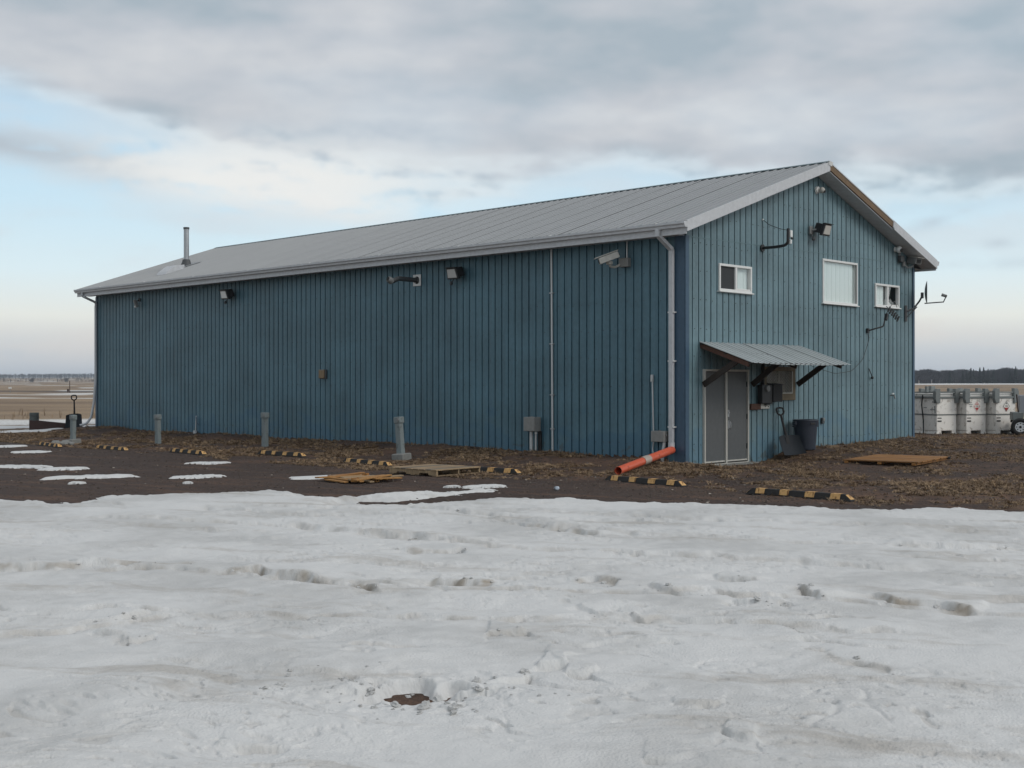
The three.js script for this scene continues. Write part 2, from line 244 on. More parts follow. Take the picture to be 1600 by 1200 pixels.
// ---------------------------------------------------------------- the snow field in front: a thin crusted sheet with ruts, steps and pits
const EDGE = [[-40, -22], [-20, -6.4], [-14.94, -3.92], [-13.53, -2.76], [-13.11, -1.75], [-13.05, -1.28], [-12.28, -2.21], [-11.07, -1.44], [-9.69, -1.0], [-9.93, 0.51], [-8.83, 0.56], [-7.64, 0.77], [-6.43, 0.92], [-7.04, 1.21], [-8.27, 1.45], [-10.29, 1.44], [-10.08, 2.06], [-9.05, 2.15], [-8.03, 2.48], [-7.28, 3.25], [-7.08, 4.33], [-6.74, 5.23], [-6.01, 5.85], [-6.02, 6.89], [-5.46, 7.46], [-4.81, 7.62], [-4.22, 8.1], [-4.76, 8.43], [-4.42, 8.91], [-3.9, 10.38], [-1, 18], [4, 40], [-70, 60], [-70, -22]];
function inPoly(x, z, P) { let c = false; for (let i = 0, j = P.length - 1; i < P.length; j = i++) { const a = P[i], b = P[j]; if ((a[1] > z) !== (b[1] > z) && x < (b[0] - a[0]) * (z - a[1]) / (b[1] - a[1]) + a[0]) c = !c; } return c; }
function segDist(x, z, a, b) { const dx = b[0] - a[0], dz = b[1] - a[1], t = clamp(((x - a[0]) * dx + (z - a[1]) * dz) / (dx * dx + dz * dz)); return [Math.hypot(x - a[0] - dx * t, z - a[1] - dz * t), t, ((x - a[0]) * dz - (z - a[1]) * dx)]; }
function edgeDist(x, z) { let d = 1e9; for (let i = 0; i < EDGE.length; i++) d = Math.min(d, segDist(x, z, EDGE[i], EDGE[(i + 1) % EDGE.length])[0]); return inPoly(x, z, EDGE) ? d : -d; }
const TDIR = [0.507, 0.862];
// broken steps in the crust: points, height of the step, dirt along its foot
const RUTS = [
  [[[-17.4, 3.6], [-16.55, 4.29], [-16.30, 4.55], [-15.91, 4.89], [-15.56, 5.20], [-15.17, 5.43]], 0.035, 0.7],
  [[[-15.32, 6.00], [-15.06, 6.22], [-15.02, 6.47], [-14.98, 6.88], [-14.97, 7.23], [-14.95, 7.63], [-14.96, 8.05]], 0.055, 0.9],
  [[[-14.42, 7.84], [-14.26, 8.06], [-14.13, 8.38]], 0.05, 1], [[[-13.44, 8.56], [-13.26, 8.70], [-13.31, 8.94], [-13.51, 9.10]], 0.05, 0.6],
  [[[-12.45, 9.33], [-12.50, 9.63], [-12.50, 9.92]], 0.05, 0.4], [[[-12.46, 10.19], [-12.61, 10.39], [-12.82, 10.60]], 0.05, 0.6],
  [[[-12.37, 10.81], [-12.50, 11.09], [-12.45, 11.33], [-12.41, 11.56], [-12.41, 11.76]], 0.06, 1], [[[-12.63, 3.18], [-12.60, 4.15], [-12.54, 5.00], [-12.41, 5.70], [-12.42, 6.51]], 0.04, 0.35],
  [[[-10.69, 5.09], [-10.71, 5.74], [-10.64, 6.18], [-10.84, 6.74]], 0.05, 0.6], [[[-13.29, 6.10], [-13.09, 6.45], [-12.83, 6.65]], 0.045, 0.6], [[[-13.41, 9.30], [-13.39, 9.55], [-13.45, 9.90]], 0.04, 0.3],
  [[[-17.22, 7.31], [-17.06, 7.42], [-16.74, 7.39]], 0.03, 0.2], [[[-17.37, 7.65], [-17.34, 8.13], [-17.17, 8.24]], 0.03, 0.2], [[[-15.53, 9.64], [-15.43, 9.74], [-15.27, 9.79]], 0.06, 0.4], [[[-14.42, 9.49], [-14.49, 9.79], [-14.39, 10.07]], 0.045, 0.3],
  [[[-13.36, 10.20], [-13.33, 10.47], [-13.22, 10.54]], 0.03, 0.2], [[[-17.13, 9.51], [-17.01, 9.76], [-16.88, 10.07]], 0.02, 0.3], [[[-14.17, 11.39], [-13.95, 11.02], [-13.91, 10.73]], 0.02, 0.2], [[[-14.41, 11.44], [-14.54, 11.82], [-14.73, 12.21]], 0.015, 0.4],
  [[[-9.41, 9.40], [-9.23, 9.80], [-8.58, 10.54]], 0.04, 0.3], [[[-10.45, 2.77], [-10.30, 3.88], [-10.16, 4.91], [-9.93, 5.57]], 0.045, 0.3], [[[-12.31, 0.61], [-12.06, 2.07], [-11.34, 3.04]], 0.04, 0.2],
  [[[-16.5, 10.62], [-16.35, 10.72], [-16.2, 10.66]], 0.04, 0.1], [[[-15.95, 10.5], [-15.86, 10.66]], 0.04, 0.1], [[[-16.05, 10.85], [-15.9, 10.95]], 0.03, 0.1],
  [[[-18.6, 2.4], [-17.4, 3.6], [-16.2, 4.7], [-15.5, 5.6], [-15.1, 6.5], [-14.8, 7.6], [-14.2, 8.6], [-13.4, 9.6], [-12.8, 10.6], [-12.4, 11.8], [-12.2, 13]], 0.026, 0.45, 1.2],
  [[[-14.6, 0.6], [-13.4, 2.0], [-12.75, 3.4], [-12.55, 4.9], [-12.4, 6.4], [-11.9, 7.8], [-11.2, 9.2], [-10.6, 11]], 0.028, 0.3, 1.2],
  [[[-12.9, 0.2], [-11.6, 1.5], [-10.8, 2.9], [-10.5, 4.4], [-10.6, 5.8], [-10.3, 7.2], [-9.6, 8.8], [-8.9, 10.4]], 0.026, 0.25, 1.2],
  [[[-11.2, 0.3], [-10.2, 2.0], [-9.4, 3.6], [-9.0, 5.2], [-8.4, 7.0], [-7.6, 9.0]], 0.022, 0.2, 1.2],
  [[[-19.0, 6.6], [-17.6, 7.4], [-16.6, 7.6], [-15.8, 8.3], [-15.2, 9.3], [-14.5, 9.9], [-13.9, 10.9], [-13.4, 12.4]], 0.022, 0.4, 1.2],
].concat((() => { const r = rng(404), o = []; const rt = [Math.cos(YAW), Math.sin(YAW)], fw = [Math.sin(YAW), -Math.cos(YAW)]; for (let i = 0; i < 120; i++) { const q = Math.pow(r(), 0.8), d = 4.6 + q * 13, u = (r() - 0.5) * d * 0.95, cl = noise(u * 0.5 + 3, d * 0.4); if (cl < -0.12) continue; const cx = C0[0] + fw[0] * d + rt[0] * u, cz = C0[1] + fw[1] * d + rt[1] * u, a = Math.atan2(TDIR[1], TDIR[0]) + (r() - 0.5) * 0.6, l = (0.10 + 0.45 * r() * r()) * (0.6 + d * 0.09), k = (r() - 0.5) * 0.8, p = []; for (let j = 0; j <= 3; j++) { const v = j / 3 - 0.5, b = a + k * v; p.push([cx + Math.cos(b) * l * v * 2, cz + Math.sin(b) * l * v * 2]); } o.push([p, 0.010 + 0.016 * r(), 0.3 * r(), 0.3]); } return o; })()).map(([p, a, d, w = 1]) => ({ p, a, d, w, bb: [Math.min(...p.map(q => q[0])) - 1, Math.max(...p.map(q => q[0])) + 1, Math.min(...p.map(q => q[1])) - 1, Math.max(...p.map(q => q[1])) + 1] }));
const TD = [[0.5, 0.85], [0.93, 0.36]].map(([a, b]) => { const l = Math.hypot(a, b); return [a / l, b / l]; });   // headings of old wheel tracks
function snowTop(x, z, r, fine) {
  const e = edgeDist(x, z), rag = 0.42 * fbm(x * 1.1, z * 1.1, 4) + 0.26 * fbm(x * 4.2, z * 4.2 + 3, 4);
  let t = 0.085 * sm(-0.05, 0.6, e + rag) - 0.05 * sm(0.10, -0.35, e + rag), dirt = 0;
  const inn = sm(0.3, 1.5, e);
  const wx = x + 0.25 * fbm(x * 0.9, z * 0.9 + 4, 2), wz = z + 0.25 * fbm(x * 0.9 + 8, z * 0.9, 2);
  t += inn * (0.030 * fbm(x * 0.35, z * 0.35 + 2, 3) + 0.022 * fbm(wx * 1.3, wz * 1.3, 3));
  // wheel tracks frozen into the crust
  const q = (wx * TD[0][1] - wz * TD[0][0]); t += inn * 0.028 * noise(q * 1.25, 4.4 + 0.15 * (x + z)) * 1.6 + inn * 0.018 * noise(q * 3.6, (wx + wz) * 0.22);
  let cut = 0; const cell = Math.max(0.02, 1.2 * r * r / 3246);
  for (const R of RUTS) {
    if (x < R.bb[0] || x > R.bb[1] || z < R.bb[2] || z > R.bb[3]) continue;
    const jx = x + 0.14 * noise(x * 3.1, z * 3.1) + 0.03 * noise(x * 6, z * 6 + 5), jz = z + 0.14 * noise(x * 3.1 + 40, z * 3.1) + 0.03 * noise(x * 6, z * 6 + 50);
    let d = 1e9, s = 0, along = 0; const n = R.p.length - 1;
    for (let i = 0; i < n; i++) { const o = segDist(jx, jz, R.p[i], R.p[i + 1]); if (o[0] < d) { d = o[0]; s = o[2] > 0 ? 1 : -1; along = (i + o[1]) / n; } }
    const fade = sm(0, 0.12, along) * sm(1, 0.88, along), sd = d * s, A = R.a * fade * (0.75 + 0.8 * noise(x * 2.3 + 11, z * 2.3));
    // the side away from the yard's open end stands proud, with an abrupt lip
    const lip = sm(-0.5 * cell - 0.012, 0.5 * cell + 0.012, sd);
    t += A * mix(-0.75 * Math.exp(-sd * sd / (0.045 * R.w)), Math.exp(-sd * sd / (0.16 * R.w)), lip) * 0.75;
    const tw = 0.010 + 0.32 * cell, td = (sd + tw) / tw; t -= fade * (0.012 + 0.7 * R.a) * Math.exp(-td * td) * sm(-0.1, 0.3, noise(x * 4 + 2, z * 4));
    const band = sd < 0 ? Math.exp(-sd * sd / (0.010 * R.w)) : Math.exp(-sd * sd / 0.0012); cut = Math.max(cut, band * fade);
    dirt = Math.max(dirt, band * fade * R.d * sm(-0.35, 0.3, noise(x * 4, z * 4) + 0.4 * noise(x * 17, z * 17)));
  }
  if (fine) {
    const rough = sm(-0.15, 0.35, fbm(x * 0.55 + 20, z * 0.55, 3) + 0.25 * sm(9, 5.5, r) + 0.6 * cut);
    const al = wx * TD[0][0] + wz * TD[0][1], mid = fbm(al * 1.2, q * 5.0, 3), fn = fbm(al * 5.5, q * 17, 3);
    const gr = fbm(al * 11 + 9, q * 15, 3); t += inn * (0.009 * mid + (0.0014 + 0.0032 * rough) * fn + (0.0012 + 0.0030 * rough) * gr);
    const pit3 = sm(0.22, 0.40, fbm(al * 5.5 + 70, q * 8.5 + 11, 3)) * rough; t -= inn * 0.013 * pit3;
    const pit = sm(0.24, 0.44, fbm(al * 3.2 + 30, q * 9, 2)) * rough, pit2 = sm(0.28, 0.48, fbm(al * 8 + 3, q * 19 + 60, 2)) * rough;
    t -= inn * (0.011 * pit + 0.006 * pit2);
    const crack = sm(0.05, 0.0, Math.abs(noise(wx * 1.7 + 3, wz * 1.7))) * sm(0.12, 0.4, fbm(x * 0.7, z * 0.7 + 30, 2)) * rough; t -= inn * 0.012 * crack;
    dirt = Math.max(dirt, 0.25 * pit3 * sm(-0.2, 0.3, noise(x * 0.9 + 7, z * 0.9)), 0.22 * pit * sm(-0.1, 0.4, noise(x * 1.1, z * 1.1 + 9)), 0.42 * sm(0.12, 0.6, fbm(al * 0.35 + 50, q * 1.7, 4) + 0.3 * fn));
  }
  // a place where the crust has broken through to the soil
  const hx = x + 0.05 * noise(x * 6, z * 6), hz = z + 0.05 * noise(x * 6 + 9, z * 6);
  const ha = (hx + 16.90) * Math.cos(YAW) + (hz - 10.46) * Math.sin(YAW), hb = (hx + 16.90) * Math.sin(YAW) - (hz - 10.46) * Math.cos(YAW), hd = Math.hypot(ha * 0.78, hb + 0.35 * ha * ha - 0.05) - 0.115 + 0.13 * noise(x * 5.5, z * 5.5) + 0.03 * noise(x * 13, z * 13);
  if (hd < 0.9) { t += (hb > 0 ? 0.02 : -0.03) * Math.exp(-Math.pow(Math.max(hd, 0) / 0.28, 2)) * (0.6 + 1.1 * Math.abs(noise(x * 9, z * 9))) + 0.02 * sm(0.6, 0.1, hd) * fbm(x * 11, z * 11, 2); t = mix(t, -0.03, sm(0.15, 0.0, hd + 0.03 * noise(x * 14 + 5, z * 14))); }
  return [t, dirt];
}
{
  const radii = [0.35]; for (let r = 0.9; r < 4.1; r *= 1.12) radii.push(r); for (let y = 760; y > 640; y -= 4) radii.push(1909.5 * 1.7 / y); for (let y = 640; y > 120; y -= 1.02) radii.push(1909.5 * 1.7 / y); for (let r = 28; r < 40; r += 2) radii.push(r);
  const near = angles.slice(0, 1221), far = angles.slice(1220);
  const mat = new THREE.MeshStandardMaterial({ vertexColors: true, roughness: 0.8, bumpMap: grainTex, bumpScale: 0.009 });
  const stain = rgb(128, 114, 94), clean = [0.575, 0.57, 0.555], old = [0.46, 0.455, 0.44];
  const f = fine => (x, z, r) => { const [t, d] = snowTop(x, z, r, fine); const c = mix3(mix3(clean, old, sm(-0.3, 0.6, fbm(x * 0.6, z * 0.6 + 70, 3) + 0.3 * fbm(x * 6, z * 6, 2))), stain, clamp(d) * 0.8); return [groundH(x, z) + t, c[0], c[1], c[2], t > -0.045]; };
  rings(radii, near, f(true), mat, 'snow_field').userData.kind = 'structure';
  const back = [0.35]; for (let r = 0.9; r < 40; r *= 1.12) back.push(r);
  rings(back, far, f(false), mat, 'snow_field_001').userData.kind = 'structure';
}
// thin leftovers of snow on the yard
function snowPatch(ax, az, bx, bz, width, seed) {
  const N = 140, K = 7, pos = [0, 0, 0], col = [], uv = [0, 0], idx = [], cx = (ax + bx) / 2, cz = (az + bz) / 2, hl = Math.hypot(bx - ax, bz - az) / 2, an = Math.atan2(bz - az, bx - ax);
  pos[1] = groundH(cx, cz) + 0.035;
  for (let k = 1; k <= K; k++) for (let i = 0; i < N; i++) {
    const t = i / N * 6.28318, w = 0.95 + 0.55 * fbm(Math.cos(t) * 1.6 + seed, Math.sin(t) * 1.6, 4) + 0.55 * fbm(Math.cos(t) * 6 + seed, Math.sin(t) * 6, 4), q = k / K, lx = Math.cos(t) * hl * w * q, lz = Math.sin(t) * width * 0.72 * w * q;
    const x = lx * Math.cos(an) - lz * Math.sin(an), z = lx * Math.sin(an) + lz * Math.cos(an), y = groundH(cx + x, cz + z) + (k === K ? -0.025 : 0.032 * Math.sqrt(1 - q * q) + 0.012 + 0.006 * noise(x * 9 + seed, z * 9));
    pos.push(x, y, z); uv.push(x, z);
  }
  for (let i = 0; i < N; i++) { const j = (i + 1) % N; idx.push(0, 1 + j, 1 + i); for (let k = 0; k < K - 1; k++) { const a = 1 + k * N + i, b = 1 + k * N + j; idx.push(a, b, a + N, b, b + N, a + N); } }
  const m = meshFrom(pos, uv, idx, patchMat, numbered('snow_patch'), scene); m.position.set(cx, 0, cz); m.userData.kind = 'structure';
}
const patchMat = std([0.55, 0.55, 0.54], 0.85, { bumpMap: grainTex, bumpScale: 0.006 });
[[-11.2, -6.41, -9.57, -5.86, 0.42], [-9.35, -4.95, -8.35, -4.85, 0.5], [-10.14, -8.71, -9.2, -8.56, 0.55], [-10.4, -10.6, -9.65, -9.3, 0.5], [-7.71, -15.67, -6.87, -15.2, 0.5], [-7.9, -3.35, -6.4, -2.8, 0.42], [-6.94, 0.42, -6.25, 0.74, 0.3], [-6.81, -8.6, -6.11, -8.2, 0.42], [-7.2, -18.6, -6.0, -19.0, 0.7], [-7.1, 0.1, -6.9, 0.3, 0.1], [-11.4, -5.0, -11.1, -4.9, 0.12], [-9.9, -3.7, -9.75, -3.6, 0.1],
 [-2.5, -34, 4.5, -30.5, 1.6], [-6, -36, 0, -33.5, 2.2], [4, -36, 9, -34, 1.2], [-3.2, -27.9, -0.4, -27.6, 1.5]].forEach((a, i) => snowPatch(...a, i * 7.3));

// ---------------------------------------------------------------- the building
const B = thing('metal_shop_building', 'long blue ribbed metal workshop building with grey metal gable roof', 'building', [0, 0, 0]);
const PITCH = 0.2286, PANEL = PITCH * 4;
// one sheet of siding from u0 to u1: flat pans parted by narrow recessed grooves; holes are left open
function sidingSheet(u0, u1, y0, top, holes, toWorld, uvOf, off, gd = 0.048) {
  const cols = []; const add = (u, n) => cols.push([u, n]);
  add(u0, -gd);
  for (let g = u0; g < u1 - 0.001; g += PITCH) { if (g > u0) { add(g - 0.019, 0); add(g - 0.016, -gd); add(g + 0.016, -gd); } else add(u0 + 0.016, -gd); add(g + 0.019, 0); add(g + PITCH * 0.36, 0.0035); add(g + PITCH * 0.64, 0.0035); }
  add(u1 - 0.019, 0); add(u1 - 0.016, -gd - 0.004); add(u1, -gd - 0.004);
  let c = cols.filter(p => p[0] <= u1 + 1e-6).sort((a, b) => a[0] - b[0]);
  const at = u => { let i = 1; while (i < c.length - 1 && c[i][0] < u) i++; const [a, na] = c[i - 1], [b, nb] = c[i]; return mix(na, nb, clamp((u - a) / Math.max(b - a, 1e-6))); };
  const extra = []; for (const h of holes) for (const e of [h[0], h[1]]) if (e > u0 + 0.002 && e < u1 - 0.002) extra.push([e, at(e)]);
  if (top.peak > u0 && top.peak < u1) extra.push([top.peak, at(top.peak)]);
  c = c.concat(extra).sort((a, b) => a[0] - b[0]);
  const pos = [], uv = [];
  for (let i = 0; i < c.length - 1; i++) {
    const [a, na] = c[i], [b, nb] = c[i + 1]; if (b - a < 1e-5) continue; const m = (a + b) / 2;
    let iv = [[y0, y0, top(a), top(b)]];
    for (const h of holes) if (m > h[0] && m < h[1]) { const o = []; for (const s of iv) { if (h[3] <= s[0] || h[2] >= Math.min(s[2], s[3])) { o.push(s); continue; } if (h[2] > s[0]) o.push([s[0], s[1], h[2], h[2]]); if (h[3] < s[2]) o.push([h[3], h[3], s[2], s[3]]); } iv = o; }
    for (const s of iv) { const q = [[a, na, s[0]], [b, nb, s[1]], [b, nb, s[3]], [a, na, s[2]]]; for (const k of [0, 1, 2, 0, 2, 3]) { const [u, n, y] = q[k], w = toWorld(u, y, n + off); pos.push(...w); uv.push(...uvOf(u, y)); } }
  }
  return [pos, uv];
}
{ // the long wall
  const w = part('wall', B), r = rng(5), top = Object.assign(() => 4.945, { peak: -9 }); let k = 0;
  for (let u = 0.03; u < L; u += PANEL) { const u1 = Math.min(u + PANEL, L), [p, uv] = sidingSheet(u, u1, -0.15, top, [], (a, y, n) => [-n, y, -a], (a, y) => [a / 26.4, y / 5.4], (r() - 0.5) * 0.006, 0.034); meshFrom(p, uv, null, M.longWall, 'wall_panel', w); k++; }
}
const WINS = [[1.22, 2.52, 3.82, 4.43], [5.68, 7.42, 3.76, 4.86], [8.37, 9.72, 3.80, 4.41], [2.95, 4.37, 1.37, 2.16]];
const DOOR = [0.63, 2.37, -0.2, 2.08];
{ // the gable wall
  const w = part('wall', B), r = rng(8), top = Object.assign(x => roofY(x) - 0.225, { peak: W / 2 });
  const holes = [...WINS.map(h => [h[0] + 0.02, h[1] - 0.02, h[2] + 0.02, h[3] - 0.02]), [DOOR[0] + 0.02, DOOR[1] - 0.02, -0.3, DOOR[3] - 0.02]];
  for (let u = 0.03; u < W; u += PANEL) { const u1 = Math.min(u + PANEL, W), [p, uv] = sidingSheet(u, u1, -0.15, top, holes, (a, y, n) => [a, y, n], (a, y) => [a / 10.8, y / 7.2], (r() - 0.5) * 0.006); meshFrom(p, uv, null, M.gableLitWall, 'wall_panel', w); }
  // lap between the lower and upper sheets
  const s = mb(); for (let u = 0.05; u < W - 0.1; u += PANEL) s.box(PANEL - 0.012, 0.018, 0.008, [Math.min(u + PANEL / 2, W - 0.46), 4.93 + u * 0.011, 0.006], [0, 0, 0.011]); s.build('lap_strip', M.gableTrim, w);
  const q = mb(); q.box(0.98, 0.012, 0.012, [6.17, 3.41, 0.006]); q.build('lap_strip', M.gableTrim, w);
}
{ // the two walls away from the yard
  const w = part('wall', B); mb().box(0.05, 5.1, L, [W - 0.03, 2.4, -L / 2]).build('wall_sheet', M.longWall, w);
  const w2 = part('wall', B); mb().extrude([[0, -0.15], [W, -0.15], [W, roofY(W) - 0.23], [W / 2, roofY(W / 2) - 0.23], [0, roofY(0) - 0.23]], 0.05, [0, 0, -L]).build('wall_sheet', M.longWall, w2);
}
{ // corner trims
  const c = mb(); c.box(0.012, 5.05, 0.27, [-0.014, 2.42, -0.137]); c.box(0.13, 5.05, 0.012, [0.048, 2.42, 0.014]); c.build('corner_trim', M.blueTrim, B);
  const d = mb(); d.box(0.012, 5.0, 0.14, [-0.014, 2.4, -L + 0.07]); d.build('corner_trim', M.blueTrim, B);
  const e = mb(); e.box(0.11, 5.05, 0.012, [W - 0.05, 2.42, 0.014]); e.build('corner_trim', M.blueTrim, B);
}
function screws(list, mat, parent, r = 0.011) { const g = new THREE.CylinderGeometry(r * 0.75, r, 0.012, 6), im = new THREE.InstancedMesh(g, mat, list.length), m = new THREE.Matrix4(), q = new THREE.Quaternion(); list.forEach(([p, n], i) => { q.setFromUnitVectors(V(0, 1, 0), n); m.compose(V(...p), q, V(1, 1, 1)); im.setMatrixAt(i, m); }); im.name = 'screws'; im.userData.kind = 'stuff'; im.castShadow = im.receiveShadow = true; parent.add(im); }
{
  const a = [], r = rng(77), nl = V(-1, 0, 0), ng = V(0, 0, 1);
  for (const y of [0.45, 1.1, 1.72, 2.34, 2.96, 3.58, 4.2]) for (let u = 0.03 + PITCH; u < L; u += PITCH) if (r() < 0.75) a.push([[-0.006, y + (r() - 0.5) * 0.05, -u + 0.05 + (r() - 0.5) * 0.03], nl]);
  for (const y of [0.45, 1.1, 1.72, 2.34, 2.96, 3.58, 4.2, 4.8, 5.4, 6.0, 6.5]) for (let u = 0.03 + PITCH; u < W; u += PITCH) { if (y > roofY(u) - 0.4 || r() < 0.3 || WINS.some(h => u > h[0] - 0.2 && u < h[1] + 0.1 && y > h[2] - 0.1 && y < h[3] + 0.1) || (u > 0.5 && u < 2.5 && y < 2.2)) continue; a.push([[u + 0.06 + (r() - 0.5) * 0.03, y + (r() - 0.5) * 0.05, 0.006], ng]); }
  screws(a, M.darkGrey, B);
}
{ // the roof: ribbed sheets on the side to the yard, one slope on the other
  const roof = part('roof', B), ang = Math.atan(SL), len = Math.hypot(W / 2 + E1 + 0.04, (W / 2 + E1 + 0.04) * SL), ca = Math.cos(ang), sa = Math.sin(ang), x0 = -E1 - 0.04, y0 = HE - 0.04 * SL, r = rng(3);
  const zs = E2, ze = -L - E2, at = (v, n, u, side) => side ? [W - (x0 + v * ca - n * sa), y0 + v * sa + n * ca, zs - u] : [x0 + v * ca - n * sa, y0 + v * sa + n * ca, zs - u];
  const sheet = (u0, u1, side, off) => { const c = [[u0, 0.004]]; for (let g = u0; g < u1 - 0.05; g += PITCH) { c.push([g + 0.012, 0.004], [g + 0.022, 0.024], [g + 0.044, 0.024], [g + 0.058, 0.002]); } c.push([u1, -0.001]); const pos = [], uv = []; const d = c.filter(p => p[0] <= u1); for (let i = 0; i < d.length - 1; i++) { const [a, na] = d[i], [b, nb] = d[i + 1], q = [[a, na, 0], [b, nb, 0], [b, nb, len], [a, na, len]]; for (const k of [0, 1, 2, 0, 2, 3]) { pos.push(...at(q[k][2], q[k][1] + off, q[k][0], side)); uv.push(q[k][0], q[k][2]); } } return [pos, uv]; };
  for (let u = 0; u < zs - ze; u += PANEL) { const [p, uv] = sheet(u, Math.min(u + PANEL, zs - ze), false, (r() - 0.5) * 0.004); meshFrom(p, uv, null, M.roof, 'roof_panel', roof); }
  const pos = [], uv = []; for (let u = 0; u < zs - ze; u += PANEL) { const [p, q] = sheet(u, Math.min(u + PANEL, zs - ze), true, 0); pos.push(...p); uv.push(...q); } meshFrom(pos, uv, null, M.roof, 'roof_slope', roof);
  const s = [], nn = V(-sa, ca, 0), rr = rng(41); for (let v = 0.25; v < len - 0.1; v += 0.62) for (let u = 0.09; u < zs - ze; u += PITCH) if (rr() < 0.28) s.push([at(v + (rr() - 0.5) * 0.22, 0.008, u, false), nn]); screws(s, M.darkGrey, roof, 0.011);
  const rc = mb(); rc.extrude([[-0.13, -0.13 * SL + 0.030], [0, 0.034], [0.13, -0.13 * SL + 0.030], [0.13, -0.13 * SL + 0.022], [0, 0.026], [-0.13, -0.13 * SL + 0.022]], zs - ze + 0.04, [W / 2, HA, ze - 0.02]); rc.build('ridge_cap', M.teal, roof);
  // closing boards below the sheets
  const deck = mb(); for (const side of [0, 1]) { const a = at(0.02, -0.03, 0.02, side), b = at(len - 0.01, -0.03, 0.02, side); deck.add((() => { const g = new THREE.BoxGeometry(len - 0.03, 0.03, zs - ze - 0.06); g.rotateZ(side ? -ang : ang); return g; })(), [(a[0] + b[0]) / 2, (a[1] + b[1]) / 2, (zs + ze) / 2]); } deck.build('roof_deck', M.soffit, roof);
  // soffits
  for (const side of [0, 1]) { const xx = side ? W + E1 / 2 : -E1 / 2; mb().box(E1 - 0.004, 0.014, L + E2 - 0.04, [xx, 4.945, -(L + E2) / 2]).build('soffit', M.soffit, roof); }
  for (const side of [0, 1]) for (let i = 0; i < 13; i++) { const l = (W / 2 + E1) / 13, xm = -E1 + (i + 0.5) * l, xx = side ? W - xm : xm; mb().add((() => { const g = new THREE.BoxGeometry(l / ca - 0.006, 0.012, E2 - 0.01); g.rotateZ(side ? -ang : ang); return g; })(), [xx, roofY(xm) - 0.215, E2 / 2]).build('soffit_board', M.soffit, roof); }
  // fascia along the eaves and rakes
  mb().box(0.02, 0.26, zs - ze - 0.02, [-E1 - 0.006, HE - 0.14, (zs + ze) / 2]).build('fascia', M.trim, roof);
  mb().box(0.02, 0.26, zs - ze - 0.02, [W + E1 + 0.006, HE - 0.14, (zs + ze) / 2]).build('fascia', M.trim, roof);
  const rake = (xa, xb, side, h, mat, name, th, drop, dz = 0) => { const P = x => side ? W - x : x, poly = [[P(xa), roofY(xa) - drop - h], [P(xb), roofY(xb) - drop - h], [P(xb), roofY(xb) - drop], [P(xa), roofY(xa) - drop]]; return mb().extrude(side ? poly.reverse() : poly, th, [0, 0, E2 + dz]).build(name, mat, roof); };
  rake(-E1 - 0.02, 2.38, 0, 0.235, M.trim, 'rake_fascia', 0.022, -0.02); rake(2.37, W / 2 + 0.02, 0, 0.225, M.trim, 'rake_fascia', 0.018, -0.022);
  rake(-E1 - 0.02, 2.05, 1, 0.235, M.trim, 'rake_fascia', 0.022, -0.02);
  rake(2.05, W / 2 - 0.03, 1, 0.15, M.rawWood, 'bare_fascia_board', 0.03, 0.03, -0.02).userData.label = 'bare weathered wooden fascia board';
  rake(2.02, W / 2 - 0.02, 1, 0.03, M.soffit, 'drip_edge', 0.03, -0.012, -0.01);
  mb().box(0.10, 0.20, 0.03, [W - 2.02, roofY(2.02) - 0.10, E2 + 0.018], [0, 0.3, -0.4]).build('bent_flashing', M.trim, roof);
  mb().box(0.16, 0.10, 0.06, [W / 2 + 0.02, HA - 0.03, E2 + 0.01], [0.2, 0, -0.15]).build('bent_flashing', M.white, roof);
  for (const ss of [0, 1]) rake(-E1, W / 2, ss, 0.2, M.trim, 'rake_fascia', 0.02, 0, -L - 2 * E2 - 0.005);
  // gutters
  const gp = [[0, 0], [-0.075, 0], [-0.085, 0.045], [-0.118, 0.075], [-0.118, 0.122], [-0.106, 0.122], [-0.106, 0.082], [-0.076, 0.052], [-0.068, 0.012], [-0.010, 0.012], [-0.010, 0.122], [0, 0.122]];
  const gut = (x, fl) => { const s = mb().extrude(gp.map(p => [p[0] * fl, p[1]]), zs - ze + 0.03, [x, HE - 0.135, ze - 0.015]); s.extrude([[0, 0], [-0.075 * fl, 0], [-0.118 * fl, 0.075], [-0.118 * fl, 0.122], [0, 0.122]], 0.006, [x, HE - 0.135, zs + 0.016]); return s.build('gutter', M.trim, roof); };
  gut(-E1 - 0.02, 1); gut(W + E1 + 0.02, -1);
  for (let z = -0.3; z > -L; z -= 3.05) mb().box(0.13, 0.008, 0.028, [-E1 - 0.075, HE - 0.004, z]).box(0.008, 0.03, 0.028, [-E1 - 0.142, HE - 0.018, z]).build('gutter_strap', M.white, roof);
  // chimney pipe with its boot and a sloped deflector below it
  const cp = [1.75, roofY(1.75), 0], cz = -22.97; const ch = part('chimney', B);
  mb().rod([cp[0], cp[1] - 0.1, cz], [cp[0], cp[1] + 1.33, cz], 0.092, 0.092, 20).build('flue_pipe', M.galv, ch);
  mb().rod([cp[0], cp[1] + 1.31, cz], [cp[0], cp[1] + 1.38, cz], 0.105, 0.105, 20).build('flue_cap', M.darkGrey, ch);
  mb().lathe([[0.24, 0], [0.16, 0.14], [0.13, 0.26], [0.10, 0.27]], [cp[0], cp[1] - 0.03, cz]).build('storm_collar', M.darkGrey, ch);
  mb().box(0.95, 0.01, 0.8, [cp[0] - 0.05, cp[1] + 0.022, cz], [0, 0, ang]).build('flashing', M.roof, ch);
  const dx0 = 0.85; mb().extrude([[-0.42, -0.42 * SL], [0.32, 0.32 * SL], [0.32, 0.32 * SL + 0.14], [-0.02, 0.20], [-0.32, -0.02]], 0.62, [dx0, roofY(dx0) + 0.02, cz + 0.22]).build('deflector', M.trim, ch);
}
